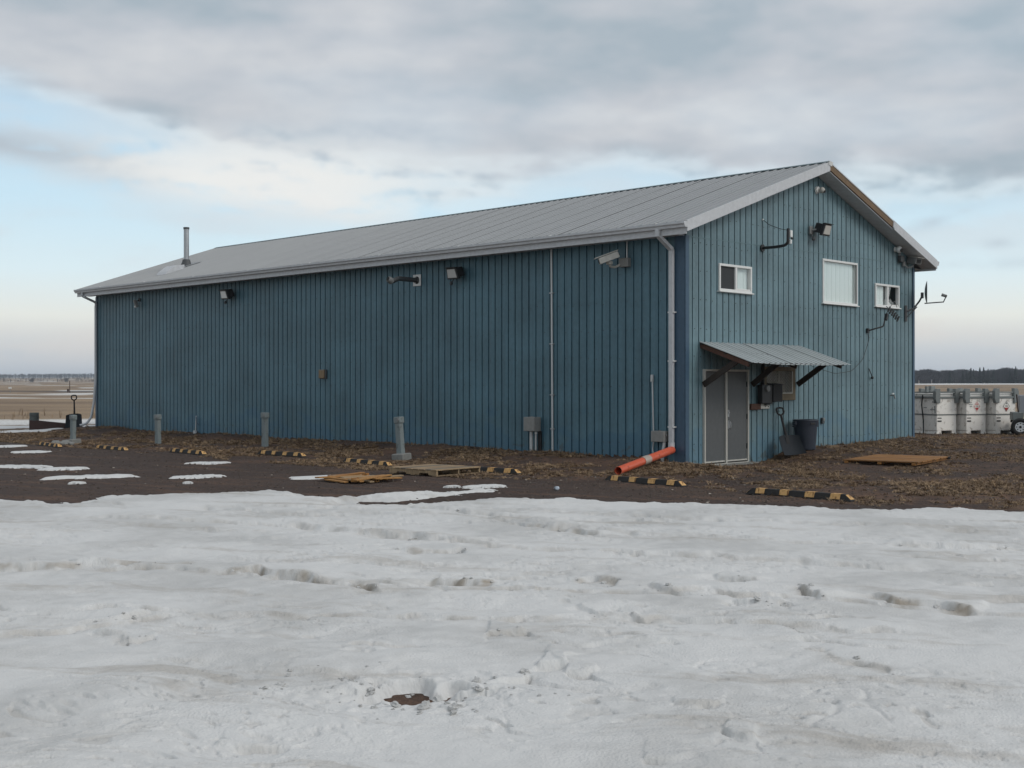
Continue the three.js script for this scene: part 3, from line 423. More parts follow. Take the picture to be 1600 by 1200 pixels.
// downspouts
{
  const d = mb(), X = -0.09; d.box(0.075, 0.16, 0.10, [-0.57, HE - 0.2, -0.30]); d.bar([-0.57, HE - 0.25, -0.30], [X - 0.0, HE - 0.52, -0.30], 0.10, 0.075); d.box(0.075, 4.24, 0.10, [X, 2.53, -0.30]); d.build('downspout', M.trim, B);
  for (const y of [0.83, 2.25, 3.3]) mb().box(0.10, 0.03, 0.16, [X + 0.02, y, -0.30]).build('pipe_strap', M.white, B);
  const e = mb(); e.tube([[-0.57, HE - 0.12, -L + 0.1], [-0.56, HE - 0.26, -L + 0.1], [-0.30, HE - 0.38, -L + 0.14], [-0.09, HE - 0.48, -L + 0.16], [-0.09, HE - 0.7, -L + 0.16]], 0.045, 8, 30); e.rod([-0.09, HE - 0.6, -L + 0.16], [-0.09, 1.9, -L + 0.16], 0.045); e.tube([[-0.09, 1.95, -L + 0.16], [-0.16, 1.1, -L + 0.16], [-0.26, 0.55, -L + 0.14], [-0.42, 0.32, -L + 0.1], [-0.62, 0.26, -L + 0.0]], 0.045, 8, 30); e.build('downspout', M.trim, B);
}
// windows: frame, panes, what hangs behind them
function windowUnit(h, kind) {
  const [x0, x1, y0, y1] = h, w = part('window', B), f = 0.055, fr = mb(), mat = M.white;
  const F = (a, b, c, d, dz = 0.10, z = -0.01) => fr.rbox(b - a, d - c, dz, [(a + b) / 2, (c + d) / 2, z], null, 0.008);
  F(x0, x1, y1 - f, y1); F(x0, x1, y0, y0 + f); F(x0, x0 + f, y0 + f, y1 - f); F(x1 - f, x1, y0 + f, y1 - f);
  fr.rbox(x1 - x0 + 0.06, 0.03, 0.14, [(x0 + x1) / 2, y0 - 0.012, 0.012]); fr.build('frame', mat, w);
  const pane = (a, b, z) => mb().box(b - a, y1 - y0 - 2 * f + 0.01, 0.004, [(a + b) / 2, (y0 + y1) / 2, z]).build('pane', M.glass, w);
  const drape = (a, b, mat, z = -0.08) => { const s = mb(), n = Math.max(4, Math.round((b - a) / 0.11)); for (let i = 0; i < n; i++) s.box((b - a) / n + 0.004, y1 - y0 + 0.1, 0.012, [a + (i + 0.5) * (b - a) / n, (y0 + y1) / 2, z - (i % 2) * 0.006], [0, (i % 2 ? 1 : -1) * 0.05, 0]); return s.build('curtain', mat, w); };
  const xm = (x0 + x1) / 2;
  if (kind === 'picture') { pane(x0 + f, x1 - f, -0.02); drape(x0 - 0.1, x1 + 0.1, M.curtain, -0.05); mb().box(0.012, y1 - y0 - 2 * f, 0.02, [x1 - f - 0.02, (y0 + y1) / 2, 0.028]).build('gasket', M.black, w); }
  else {
    const s = mb(); s.rbox(0.075, y1 - y0 - 2 * f + 0.01, 0.07, [xm + 0.02, (y0 + y1) / 2, 0.0], null, 0.006); s.rbox(x1 - xm - f, 0.032, 0.05, [(xm + x1 - f) / 2, y0 + f + 0.016, 0]); s.build('sash', mat, w);
    pane(x0 + f, xm, -0.03); pane(xm + 0.05, x1 - f, -0.012);
    if (kind === 'left') { mb().box(xm - x0 - f, y1 - y0 - 2 * f, 0.004, [(x0 + f + xm) / 2, (y0 + y1) / 2, -0.008]).build('insect_screen', M.screenMesh, w); drape(xm, x1 + 0.05, M.curtain); }
    else { drape(x0 - 0.05, xm - 0.02, M.curtain); mb().extrude([[0, 0], [0.42, 0], [0.30, 0.07], [0.14, 0.19], [0.07, 0.14]], 0.05, [xm + 0.06, y0 + f, -0.14]).build('crumpled_paper', M.curtain, w); }
  }
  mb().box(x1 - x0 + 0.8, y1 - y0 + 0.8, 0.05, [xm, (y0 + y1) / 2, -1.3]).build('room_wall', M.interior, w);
}
windowUnit(WINS[0], 'left'); windowUnit(WINS[1], 'picture'); windowUnit(WINS[2], 'right');
{ // a wooden window with a grille, under the awning
  const [x0, x1, y0, y1] = WINS[3], w = part('window', B), f = 0.16, fr = mb();
  const F = (a, b, c, d) => fr.rbox(b - a, d - c, 0.11, [(a + b) / 2, (c + d) / 2, 0.0], null, 0.01);
  F(x0, x1, y1 - 0.1, y1); F(x0, x1, y0, y0 + f); F(x0, x0 + f, y0 + f, y1 - 0.1); F(x1 - 0.14, x1, y0 + f, y1 - 0.1); fr.build('frame', M.lattice, w);
  const fr2 = mb(); fr2.box(0.025, y1 - y0 - f - 0.1, 0.03, [3.62, (y0 + f + y1 - 0.1) / 2, 0.045]); fr2.box(0.025, y1 - y0 - f - 0.1, 0.03, [x1 - 0.15, (y0 + f + y1 - 0.1) / 2, 0.045]); fr2.box(0.6, 0.025, 0.03, [3.93, y0 + f + 0.01, 0.045]); fr2.build('grille_frame', M.offWhite, w);
  const gr = mb(), bw = x1 - 0.14 - x0 - f, bh = y1 - 0.1 - y0 - f, cx = (x0 + f + x1 - 0.14) / 2, cy = (y0 + f + y1 - 0.1) / 2;
  for (let i = -9; i <= 18; i++) for (const s of [1, -1]) { const t0 = i * 0.075, xs = s > 0 ? x0 + f + t0 : x1 - 0.14 - t0; let a = xs, b = xs + s * bh; const lo = x0 + f, hi = x1 - 0.14; const tA = clamp((lo - a) / (b - a)), tB = clamp((hi - a) / (b - a)), u0 = Math.min(tA, tB), u1 = Math.max(tA, tB); if (u1 - u0 < 0.04) continue; gr.bar([mix(a, b, u0), y0 + f + bh * u0, 0.02 + 0.006 * s], [mix(a, b, u1), y0 + f + bh * u1, 0.02 + 0.006 * s], 0.012, 0.006); }
  gr.build('grille', M.offWhite, w); mb().box(bw, bh, 0.006, [cx, cy, -0.03]).build('pane', M.glass, w); mb().box(bw + 0.3, bh + 0.3, 0.03, [cx, cy, -0.25]).build('room_wall', M.lattice, w);
}
{ // double steel door in a pale frame
  const [x0, x1, , y1] = DOOR, yb = -0.03, xm = 1.47, f = mb(); f.rbox(0.045, y1 - yb, 0.12, [x0 + 0.022, (y1 + yb) / 2, 0.0], null, 0.006); f.rbox(0.045, y1 - yb, 0.12, [x1 - 0.022, (y1 + yb) / 2, 0.0], null, 0.006); f.rbox(x1 - x0 - 0.092, 0.045, 0.115, [(x0 + x1) / 2, y1 - 0.022, 0.0], null, 0.006); f.build('door_frame', M.offWhite, B);
  mb().rbox(0.055, y1 - yb - 0.06, 0.05, [xm, (y1 + yb) / 2 - 0.01, 0.038], null, 0.006).build('astragal', M.offWhite, B);
  mb().box(x1 - x0 - 0.1, 0.035, 0.10, [(x0 + x1) / 2, yb + 0.01, 0.015]).build('threshold', M.offWhite, B);
  mb().box(x1 - x0 + 0.3, 0.25, 0.35, [(x0 + x1) / 2, -0.14, 0.06]).build('door_step', M.concrete, B);
  [[x0 + 0.05, xm - 0.006], [xm + 0.006, x1 - 0.05]].forEach(([a, b], i) => {
    const d = mb().rbox(b - a, y1 - yb - 0.09, 0.045, [(a + b) / 2, (y1 + yb) / 2, 0.0], null, 0.006).build('door', M.doorGrey, B);
    for (const y of [0.35, 1.02, 1.75]) mb().rod([i ? b - 0.004 : a + 0.004, y - 0.06, 0.03], [i ? b - 0.004 : a + 0.004, y + 0.06, 0.03], 0.012).build('hinge', M.black, d);
    mb().box(b - a - 0.01, 0.03, 0.012, [(a + b) / 2, yb + 0.075, 0.028]).build('sweep', M.offWhite, d);
    if (i) { mb().rbox(0.06, 0.16, 0.014, [a + 0.10, 1.10, 0.03]).rod([a + 0.10, 1.12, 0.03], [a + 0.10, 1.12, 0.055], 0.022, 0.022, 14).build('lock', M.galv, d); mb().rbox(0.07, 0.2, 0.014, [a + 0.11, 0.84, 0.03]).tube([[a + 0.12, 0.76, 0.035], [a + 0.12, 0.78, 0.075], [a + 0.12, 0.9, 0.075], [a + 0.12, 0.92, 0.035]], 0.012).build('handle', M.galv, d); }
  });
}
{ // awning over the door: ribbed sheet on timber braces
  const c = part('awning', B), x0 = 0.50, x1 = 4.68, yw = 2.66, yo = 2.20, zo = 1.33, tilt = Math.atan2(yw - yo, zo), len = Math.hypot(zo, yw - yo), r = rng(6);
  const sheetAt = (u, v, n) => { const sag = -0.05 * Math.sin(Math.PI * clamp((u - x0) / (x1 - x0))) * 0.6; return [u, yw - v * Math.sin(tilt) + n * Math.cos(tilt) + sag * v / len, v * Math.cos(tilt) + n * Math.sin(tilt)]; };
  const pw = (x1 - x0) / 5;
  for (let i = 0; i < 5; i++) { const u0 = x0 + i * pw, prof = []; for (let k = 0; k < 4; k++) { const g = u0 + k * pw / 4; prof.push([g, 0], [g + 0.012, 0.019], [g + 0.032, 0.019], [g + 0.046, 0]); } prof.push([u0 + pw, -0.004]); const pos = []; const off = 0.012 + (r() - 0.5) * 0.006 + i * 0.001; for (let k = 0; k < prof.length - 1; k++) for (let m = 0; m < 3; m++) { const q = [[prof[k], m / 3], [prof[k + 1], m / 3], [prof[k + 1], (m + 1) / 3], [prof[k], (m + 1) / 3]]; for (const w of [0, 2, 1, 0, 3, 2]) { const [[u, n], t] = q[w]; pos.push(...sheetAt(u, 0.005 + t * (len + 0.02 + 0.01 * (i % 2)), n + off)); } } const m = meshFrom(pos, pos.flatMap((_, k) => k % 3 === 0 ? [pos[k], pos[k + 2]] : []), null, M.awning || (M.awning = std([0.40, 0.43, 0.43], 0.45, { metalness: 0.1, map: roofTex })), 'roof_panel', c); }
  for (const [x, m] of [[0.56, M.redWood], [2.45, M.darkWood], [4.42, M.darkWood]]) { const a = sheetAt(x, 0.01, -0.06), b = sheetAt(x, len - 0.08, -0.06); mb().bar(a, b, 0.05, 0.10).build('rafter', m, c); }
  for (const v of [0.06, len / 2, len - 0.06]) { const a = sheetAt(x0 + 0.03, v, -0.022), b = sheetAt(x1 - 0.25, v, -0.022); mb().bar(a, b, 0.07, 0.03).build('purlin', M.darkWood, c); }
  for (const [x, zz] of [[0.57, 0.92], [2.48, 0.80], [4.44, 0.86]]) { const t = sheetAt(x, zz / Math.cos(tilt), -0.10); mb().bar([x + 0.045, 1.74, 0.04], [x + 0.045, t[1], t[2]], 0.045, 0.125).build('brace', M.darkWood, c); }
}
console.log('building done');

// ---------------------------------------------------------------- fixtures on the long wall (local +x runs along the wall towards its near corner, +z out of the wall)
const onLong = (z, y) => [-0.012, y, z], LT = -Math.PI / 2;
const onGable = (x, y) => [x, y, 0.012];
function floodlight(name, label, pos, turn, yawOut, flip) {        // bracket on the wall, box lamp with a pale glass front, small sensor below
  const t = thing(name, label, 'floodlight', pos, turn, 'floodlights high on the walls'), s = flip ? -1 : 1;
  mb().rbox(0.16, 0.20, 0.05, [-0.10 * s, 0, 0.03]).rod([-0.10 * s, 0, 0.05], [-0.04 * s, 0.02, 0.16], 0.025).build('wall_box', M.grey, t);
  const h = mb(), rot = [0.28, yawOut, 0]; h.extrude([[-0.20, -0.13], [0.20, -0.13], [0.17, 0.13], [-0.17, 0.13]], 0.05, null, null, 0.01); h.extrude([[-0.16, -0.09], [0.16, -0.09], [0.13, 0.10], [-0.13, 0.10]], 0.16, [0, 0, -0.17], null, 0.012);
  const hm = h.build('lamp_housing', M.black, t); hm.scale.setScalar(1.08); hm.position.set(0.12 * s, 0.02, 0.28); hm.rotation.set(...rot);
  const g = mb().extrude([[-0.165, -0.10], [0.165, -0.10], [0.14, 0.10], [-0.14, 0.10]], 0.012, [0, 0, 0.058]).build('lamp_glass', M.lens, hm);
  mb().box(0.38, 0.012, 0.06, [0, 0.142, 0.065]).build('visor', M.black, hm);
  const sn = mb().rod([-0.12 * s, -0.10, 0.05], [-0.14 * s, -0.20, 0.10], 0.014).ball(0.045, [-0.14 * s, -0.22, 0.12], [1, 1.1, 1]).build('motion_sensor', M.darkGrey, t);
  return t;
}
floodlight('floodlight', 'black floodlight with motion sensor on long wall, beside the white vent plate', onLong(-7.05, 4.53), LT, -0.1, false);
floodlight('floodlight', 'black floodlight with motion sensor on long wall, nearest the chimney end', onLong(-17.4, 4.52), LT, -0.1, false);
floodlight('floodlight', 'black floodlight with hooded lamp high on the gable wall', onGable(5.2, 5.50), 0, 0.1, false);
{
  const t = thing('motion_sensor_lamp', 'small grey sensor lamp under the eaves at the far downspout', 'sensor lamp', onLong(-23.05, 4.55), LT);
  mb().rbox(0.12, 0.12, 0.04, [0, 0.1, 0.02]).rod([0, 0.1, 0.03], [0.02, 0.05, 0.12], 0.018).build('mount', M.darkGrey, t); const b = mb().rbox(0.13, 0.27, 0.11, [0, 0, 0], null, 0.03).build('housing', M.grey, t); b.position.set(0.02, -0.03, 0.16); b.rotation.set(0.45, -0.2, -0.15); mb().ball(0.045, [0, -0.10, 0.05]).build('lens', M.white, b);
}
{
  const t = thing('exhaust_vent', 'dark elbow vent pipe sticking out through a white wall plate', 'vent pipe', onLong(-8.62, 4.48), LT);
  mb().rbox(0.30, 0.30, 0.02, [0, 0, 0.012], null, 0.004).build('wall_plate', M.white, t); mb().lathe([[0.10, 0], [0.085, 0.03], [0.075, 0.05]], [0, 0, 0.02], [Math.PI / 2, 0, 0]).build('collar', M.darkGrey, t);
  mb().rod([0, 0, 0.02], [-0.02, 0.01, 0.52], 0.062, 0.062, 14).tube([[-0.02, 0.01, 0.50], [-0.025, 0.01, 0.62], [-0.05, -0.03, 0.72], [-0.07, -0.07, 0.80]], 0.062, 12, 12).build('pipe', M.darkGrey, t);
  mb().lathe([[0.062, 0], [0.09, 0.03], [0.075, 0.15], [0.06, 0.16]], [-0.075, -0.08, 0.80], [1.15, 0, 0]).build('outlet_hood', M.grey, t);
}
{
  const t = thing('outlet_cover', 'square tan hinged cover on the long wall at mid height', 'wall cover', onLong(-12.64, 2.03), LT);
  mb().rbox(0.30, 0.27, 0.05, [0, 0, 0.025]).build('back_box', M.darkGrey, t); mb().rbox(0.25, 0.25, 0.03, [-0.03, 0.01, 0.065]).build('cover', M.palletWood2, t); mb().rod([-0.15, 0.12, 0.07], [0.09, 0.12, 0.07], 0.012).build('hinge', M.grey, t);
}
{
  const t = thing('vertical_conduit', 'thin pale conduit running the full height of the long wall', 'conduit', onLong(-3.80, 0), LT);
  mb().rod([0, -0.05, 0.022], [-0.04, 4.93, 0.022], 0.026).build('pipe', M.pipe, t); for (const y of [0.7, 1.5, 2.7, 3.9]) mb().rbox(0.12, 0.03, 0.05, [-0.008 * y, y, 0.022], null, 0.004).build('strap', M.galv, t);
}
{
  const t = thing('security_camera', 'long pale box security camera on bracket beside grey junction box, long wall', 'camera', onLong(-1.62, 4.46), LT);
  mb().rbox(0.26, 0.20, 0.12, [0.02, 0, 0.06]).build('junction_box', M.boxGrey, t); mb().rod([0.06, 0.08, 0.03], [0.06, 0.47, 0.03], 0.018).build('conduit', M.pipe, t);
  mb().tube([[-0.08, -0.04, 0.10], [-0.14, -0.10, 0.2], [-0.16, -0.09, 0.34], [-0.14, -0.02, 0.40]], 0.028, 8, 16).rbox(0.12, 0.08, 0.10, [-0.14, -0.02, 0.40]).build('bracket', M.offWhite, t);
  const h = mb().extrude([[-0.075, -0.06], [0.075, -0.06], [0.075, 0.05], [-0.075, 0.05]], 0.44, [0, 0, -0.22], null, 0.012).build('camera_housing', M.offWhite, t); h.position.set(-0.13, 0.09, 0.44); h.rotation.set(0.36, -0.75, 0, 'YXZ');
  mb().rbox(0.19, 0.02, 0.56, [0, 0.085, 0.03], null, 0.008).build('sunshield', M.offWhite, h); mb().rod([0, -0.005, 0.232], [0, -0.005, 0.24], 0.045, 0.045, 16).build('lens', M.black, h); mb().box(0.03, 0.03, 0.03, [0, -0.02, -0.24]).build('cable_gland', M.black, h);
}
function elecBox(label, z, y, w, h, d) {
  const t = thing('electrical_box', label, 'electrical box', onLong(z, y), LT, 'electrical boxes low on the long wall');
  mb().rbox(w, h, d, [0, 0, d / 2 + 0.02], null, 0.012).build('enclosure', M.boxGrey, t); mb().rbox(w * 0.94, h * 0.94, 0.012, [0, 0, d + 0.024], null, 0.006).build('cover', M.boxGrey, t); mb().rbox(0.03, 0.05, 0.03, [w / 2 + 0.008, 0.03, d * 0.7]).rbox(0.05, 0.02, 0.03, [0, h / 2 + 0.01, d * 0.6]).build('latch', M.grey, t);
  return t;
}
{
  const a = elecBox('grey electrical box on two pale conduits beside the tall thin conduit', -4.36, 0.80, 0.36, 0.34, 0.22);
  mb().rod([-0.04, -0.17, 0.12], [-0.04, -0.85, 0.12], 0.042, 0.042, 12).build('conduit', M.pipe, a); mb().rod([0.09, -0.17, 0.10], [0.09, -0.85, 0.10], 0.022, 0.022, 10).build('conduit', M.pipe, a); mb().box(0.10, 0.62, 0.03, [0.15, -0.48, 0.02]).build('backing_strap', M.black, a); mb().ball(0.03, [0.13, -0.21, 0.14]).build('knob', M.white, a);
  const b = elecBox('grey electrical box tucked behind the near downspout above orange pipe', -0.60, 0.62, 0.36, 0.24, 0.16);
  mb().rod([-0.22, 0.06, 0.03], [-0.25, 1.2, 0.03], 0.017).rbox(0.06, 0.16, 0.06, [-0.25, 1.26, 0.04]).build('conduit', M.pipe, b); mb().tube([[-0.22, 0.08, 0.03], [-0.20, -0.02, 0.03], [-0.24, -0.28, 0.03], [-0.20, -0.44, 0.04]], 0.016).build('conduit', M.pipe, b); mb().rod([0.13, -0.12, 0.10], [0.06, -0.66, 0.12], 0.04, 0.04).build('conduit', M.pipe, b); mb().box(0.12, 0.03, 0.10, [0.16, -0.125, 0.06]).build('bracket', M.black, b);
}
{
  const t = thing('wall_pipe_stub', 'short pale pipe stub with cap standing against the long wall', 'pipe', onLong(-19.4, 0), LT);
  mb().rod([0, 0, 0.06], [0, 0.24, 0.06], 0.07, 0.07, 14).build('cap', M.pipe, t); mb().rod([0.02, 0.22, 0.06], [0.03, 0.72, 0.04], 0.016).build('riser', M.pipe, t); mb().tube([[0.03, 0.70, 0.04], [0.08, 0.5, 0.05], [0.18, 0.42, 0.03]], 0.012).build('cable', M.blue, t);
}
// orange drain pipe from the downspout out over the grass
{
  const t = thing('drain_pipe', 'orange plastic drain pipe sloping from downspout, patched with pale tape', 'drain pipe', [0, 0, 0]);
  const a = V(-0.09, 0.34, -0.28), e = V(-3.15, groundH(-3.15, 0.72) + 0.09, 0.72), dir = e.clone().sub(a).normalize(), j = a.clone().lerp(e, 0.52);
  mb().tube([[-0.09, 0.5, -0.30], [-0.09, 0.40, -0.30], [-0.12, 0.345, -0.285], [-0.3, 0.322, -0.22]], 0.072, 14, 12).build('elbow', M.trim, t);
  const A = a.clone().addScaledVector(dir, 0.02), tubeOpen = (p, q, r, ri) => { const Ln = p.distanceTo(q), g = new THREE.LatheGeometry([[ri, 0], [r, 0], [r, Ln], [ri, Ln], [ri, 0]].map(k => new THREE.Vector2(...k)), 22); g.applyQuaternion(new THREE.Quaternion().setFromUnitVectors(V(0, 1, 0), q.clone().sub(p).normalize())); g.translate(p.x, p.y, p.z); return g; };
  mb().add(tubeOpen(A, j, 0.082, 0.074)).build('pipe', M.orangePipe, t); mb().add(tubeOpen(j.clone().addScaledVector(dir, -0.05), e, 0.078, 0.069)).build('pipe', M.orangePipe, t);
  const b = mb(); for (let i = 0; i < 5; i++) { const p = j.clone().addScaledVector(dir, -0.16 + i * 0.07), q = p.clone().addScaledVector(dir, 0.085); b.add(tubeOpen(p, q, 0.087 + 0.003 * (i % 2), 0.083)); } b.build('tape_wrap', M.tape, t);
}

// ---------------------------------------------------------------- fixtures on the gable wall
{
  const t = thing('dome_lamp', 'small white dome lamp near the peak of the gable wall', 'lamp', onGable(5.42, 6.52));
  mb().rod([0, 0, 0], [0, 0, 0.05], 0.09, 0.08, 20).build('base', M.white, t); mb().ball(0.075, [0.04, -0.01, 0.12]).build('globe', M.offWhite, t); mb().rod([0.05, -0.04, 0.16], [0.055, -0.055, 0.195], 0.035).build('lens', M.black, t); mb().tube([[-0.06, 0.03, 0.03], [-0.12, -0.04, 0.04], [-0.08, -0.11, 0.03]], 0.008).build('cable', M.white, t);
}
{
  const t = thing('antenna_bracket', 'black L-shaped pipe bracket carrying thin wire antenna, above the small slider window', 'antenna', onGable(2.97, 4.90));
  mb().rod([0, 0, 0], [0, 0, 0.03], 0.085, 0.085, 18).build('flange', M.black, t); mb().tube([[0, 0, 0.02], [0.02, 0.0, 0.35], [0.03, 0.02, 0.58], [0.035, 0.09, 0.66], [0.035, 0.40, 0.67]], 0.034, 10, 30).build('arm', M.black, t);
  mb().rbox(0.09, 0.16, 0.07, [0.10, 0.28, 0.69]).rbox(0.06, 0.10, 0.05, [0.10, 0.10, 0.69]).build('clamp_box', M.white, t); mb().ball(0.03, [0.15, 0.18, 0.70]).build('knob', M.darkGrey, t);
  for (const y of [0.36, 0.06]) mb().rod([0.05, y, 0.67], [0.55, y + 0.02, 0.42], 0.006).build('antenna_rod', M.darkGrey, t);
  mb().tube([[0.03, 0.36, 0.66], [-0.02, 0.40, 0.5], [0.0, 0.52, 0.2], [0.02, 0.66, 0.01]], 0.007, 6).build('cable', M.black, t); mb().ball(0.022, [0.02, 0.66, 0.01]).build('cable_entry', M.white, t);
}
{
  const t = thing('ball_camera', 'white ball security camera under the rake near the satellite dish', 'camera', onGable(9.5, 5.38));
  mb().rod([0, 0, 0], [0, 0, 0.05], 0.07, 0.06, 18).build('base', M.white, t); mb().ball(0.09, [0.0, -0.01, 0.12]).build('ball_housing', M.white, t); mb().rod([-0.02, -0.03, 0.19], [-0.025, -0.035, 0.215], 0.05, 0.05, 16).build('lens', M.black, t);
  mb().tube([[0.06, 0, 0.03], [0.14, -0.02, 0.03], [0.16, -0.14, 0.03]], 0.016).rod([0.22, 0.10, 0.03], [0.22, -0.14, 0.03], 0.022).build('conduit', M.grey, t);
  mb().rbox(0.20, 0.17, 0.10, [0.24, -0.24, 0.06]).build('junction_box', M.darkGrey, t);
}
{
  const t = thing('security_camera', 'grey box security camera on bracket at far gable corner under rake', 'camera', onGable(10.05, 5.02));
  mb().rbox(0.12, 0.14, 0.06, [-0.10, 0, 0.03]).tube([[-0.10, -0.02, 0.04], [-0.06, -0.10, 0.12], [0.05, -0.08, 0.2], [0.1, 0, 0.22]], 0.022).build('bracket', M.grey, t);
  const h = mb().rbox(0.22, 0.17, 0.34, [0, 0, 0], null, 0.02).build('camera_housing', M.grey, t); h.position.set(0.13, 0.09, 0.22); h.rotation.set(0.2, -0.35, 0); mb().box(0.15, 0.10, 0.01, [0, -0.005, 0.172]).build('lens', M.black, h); mb().rbox(0.25, 0.018, 0.42, [0, 0.098, 0.04]).build('sunshield', M.offWhite, h);
}
{ // satellite dish on the far corner
  const t = thing('satellite_dish', 'satellite dish seen edge on with long feed arm at gable corner', 'satellite dish', [10.1, 3.68, 0.012]);
  mb().rbox(0.12, 0.44, 0.035, [0, 0, 0.018]).build('mounting_plate', M.darkGrey, t);
  mb().tube([[0, 0.05, 0.03], [0.16, 0.14, 0.16], [0.34, 0.34, 0.24], [0.42, 0.48, 0.28]], 0.026, 8, 20).rod([0.0, -0.12, 0.03], [0.24, 0.18, 0.22], 0.014).build('mast', M.darkGrey, t);
  const d = part('dish', t); d.position.set(0.44, 0.58, 0.34); d.rotation.set(0, 0.46, 0);    // opening towards local +z
  const dish = new THREE.LatheGeometry([[0.001, 0], [0.10, 0.006], [0.20, 0.026], [0.30, 0.060], [0.305, 0.066], [0.30, 0.068], [0.20, 0.036], [0.001, 0.010]].map(k => new THREE.Vector2(...k)), 30); dish.rotateX(Math.PI / 2); dish.scale(0.9, 1.05, 1); mb().add(dish).build('reflector', M.grey, d);
  mb().rbox(0.10, 0.16, 0.08, [0, -0.08, -0.06]).build('back_bracket', M.darkGrey, d); mb().bar([0, -0.30, 0.0], [0, -0.27, 0.50], 0.03, 0.03).bar([0, -0.27, 0.49], [0, -0.14, 0.55], 0.028, 0.028).build('feed_arm', M.darkGrey, d); mb().rod([0, -0.12, 0.58], [0, -0.07, 0.44], 0.035, 0.045, 12).rbox(0.10, 0.05, 0.10, [0, -0.10, 0.53]).build('receiver', M.grey, d);
}
{ // comb antenna on a bent arm, with a hanging cable
  const t = thing('comb_antenna', 'dark comb-shaped antenna on bent arm below the right slider window', 'antenna', onGable(7.95, 3.14));
  mb().rbox(0.10, 0.13, 0.05, [0, 0, 0.025]).build('wall_bracket', M.black, t); mb().tube([[0, 0, 0.04], [0.10, 0.05, 0.16], [0.30, 0.12, 0.30], [0.36, 0.30, 0.32], [0.46, 0.48, 0.33]], 0.02, 8, 24).rbox(0.08, 0.18, 0.08, [0.41, 0.36, 0.33], [0, 0, -0.4]).build('arm', M.black, t);
  const bm = part('boom', t); mb().bar([0.36, 0.64, 0.36], [1.15, 0.34, 0.30], 0.016, 0.016).build('boom_bar', M.black, bm);
  for (let i = 0; i < 6; i++) { const q = (i + 1.4) / 6.6, x = mix(0.36, 1.15, q), y = mix(0.64, 0.34, q), z = mix(0.36, 0.30, q); mb().bar([x - 0.045, y - 0.07, z - 0.01], [x + 0.045, y + 0.06, z + 0.01], 0.034, 0.034).build('element', M.black, bm); }
  mb().tube([[0.36, 0.64, 0.36], [0.20, 0.56, 0.5], [0.30, 0.75, 0.62], [0.62, 0.62, 0.52]], 0.008, 6, 24).build('reflector_wire', M.grey, t);
  mb().tube([[0.01, -0.05, 0.03], [0.0, -0.25, 0.05], [-0.35, -0.75, 0.06], [-1.0, -1.05, 0.10], [-1.9, -1.12, 0.14], [-2.8, -0.98, 0.12], [-3.5, -0.8, 0.05]], 0.007, 6, 50).build('hanging_cable', M.black, t);
}
{
  const t = thing('wall_outlet', 'small dark weatherproof outlet box on gable wall beyond the bin', 'outlet', onGable(5.65, 0.85)); mb().rbox(0.10, 0.15, 0.06, [0, 0, 0.03]).build('box', M.darkGrey, t); mb().rbox(0.08, 0.07, 0.02, [0.01, 0.03, 0.065]).build('flap', M.grey, t);
}
{
  const t = thing('wall_faucet', 'small faucet with cable end on the gable wall below the dish', 'faucet', onGable(9.25, 1.45)); mb().rod([0, 0, 0], [0, 0.0, 0.12], 0.018).rod([0, 0, 0.1], [0, -0.09, 0.13], 0.018).build('spout', M.grey, t); mb().rod([-0.05, 0.05, 0.07], [0.05, 0.05, 0.07], 0.014).rod([0, 0, 0.07], [0, 0.05, 0.07], 0.010).build('handle', M.white, t);
}
{
  const t = thing('cable_hook', 'short dark cable end hanging from the middle of gable wall', 'cable', onGable(8.05, 2.02)); mb().tube([[0, 0.14, 0.0], [0.03, 0.0, 0.05], [0.10, -0.10, 0.05], [0.16, -0.12, 0.02]], 0.012).build('cable', M.black, t); mb().ball(0.04, [0.09, -0.10, 0.05]).build('plug', M.black, t);
}
{ // black box under the awning
  const t = thing('mailbox', 'black wall box with dial and lid under the awning, beside the door', 'wall box', onGable(3.12, 1.32));
  mb().rbox(0.44, 0.44, 0.14, [-0.16, 0.20, 0.09], null, 0.02).build('body', M.black, t); mb().rbox(0.40, 0.40, 0.18, [0.24, 0.22, 0.10], null, 0.02).build('side_box', M.blackMatt, t); mb().rbox(0.42, 0.02, 0.20, [0.24, 0.43, 0.11], [0.12, 0, 0]).build('lid', M.blackMatt, t);
  mb().rod([-0.18, 0.33, 0.15], [-0.18, 0.33, 0.20], 0.075, 0.07, 20).build('dial', M.grey, t); mb().rod([-0.20, 0.40, 0.06], [-0.20, 0.95, 0.06], 0.035).build('conduit', M.blackMatt, t); mb().rbox(0.16, 0.05, 0.08, [-0.06, -0.03, 0.08]).build('foot', M.darkGrey, t);
}
{
  const t = thing('wall_plank', 'short brown and pale stub of wood fixed below the black box', 'plank', onGable(2.83, 1.235)); mb().rbox(0.40, 0.14, 0.06, [-0.19, 0, 0.03]).build('brown_block', M.redWood, t); mb().rbox(0.38, 0.12, 0.05, [0.20, 0.005, 0.026]).build('pale_block', M.offWhite, t); mb().rod([0.2, 0, 0.05], [0.2, 0, 0.06], 0.014).rod([0.33, 0, 0.05], [0.33, 0, 0.06], 0.014).build('bolt', M.darkGrey, t);
}
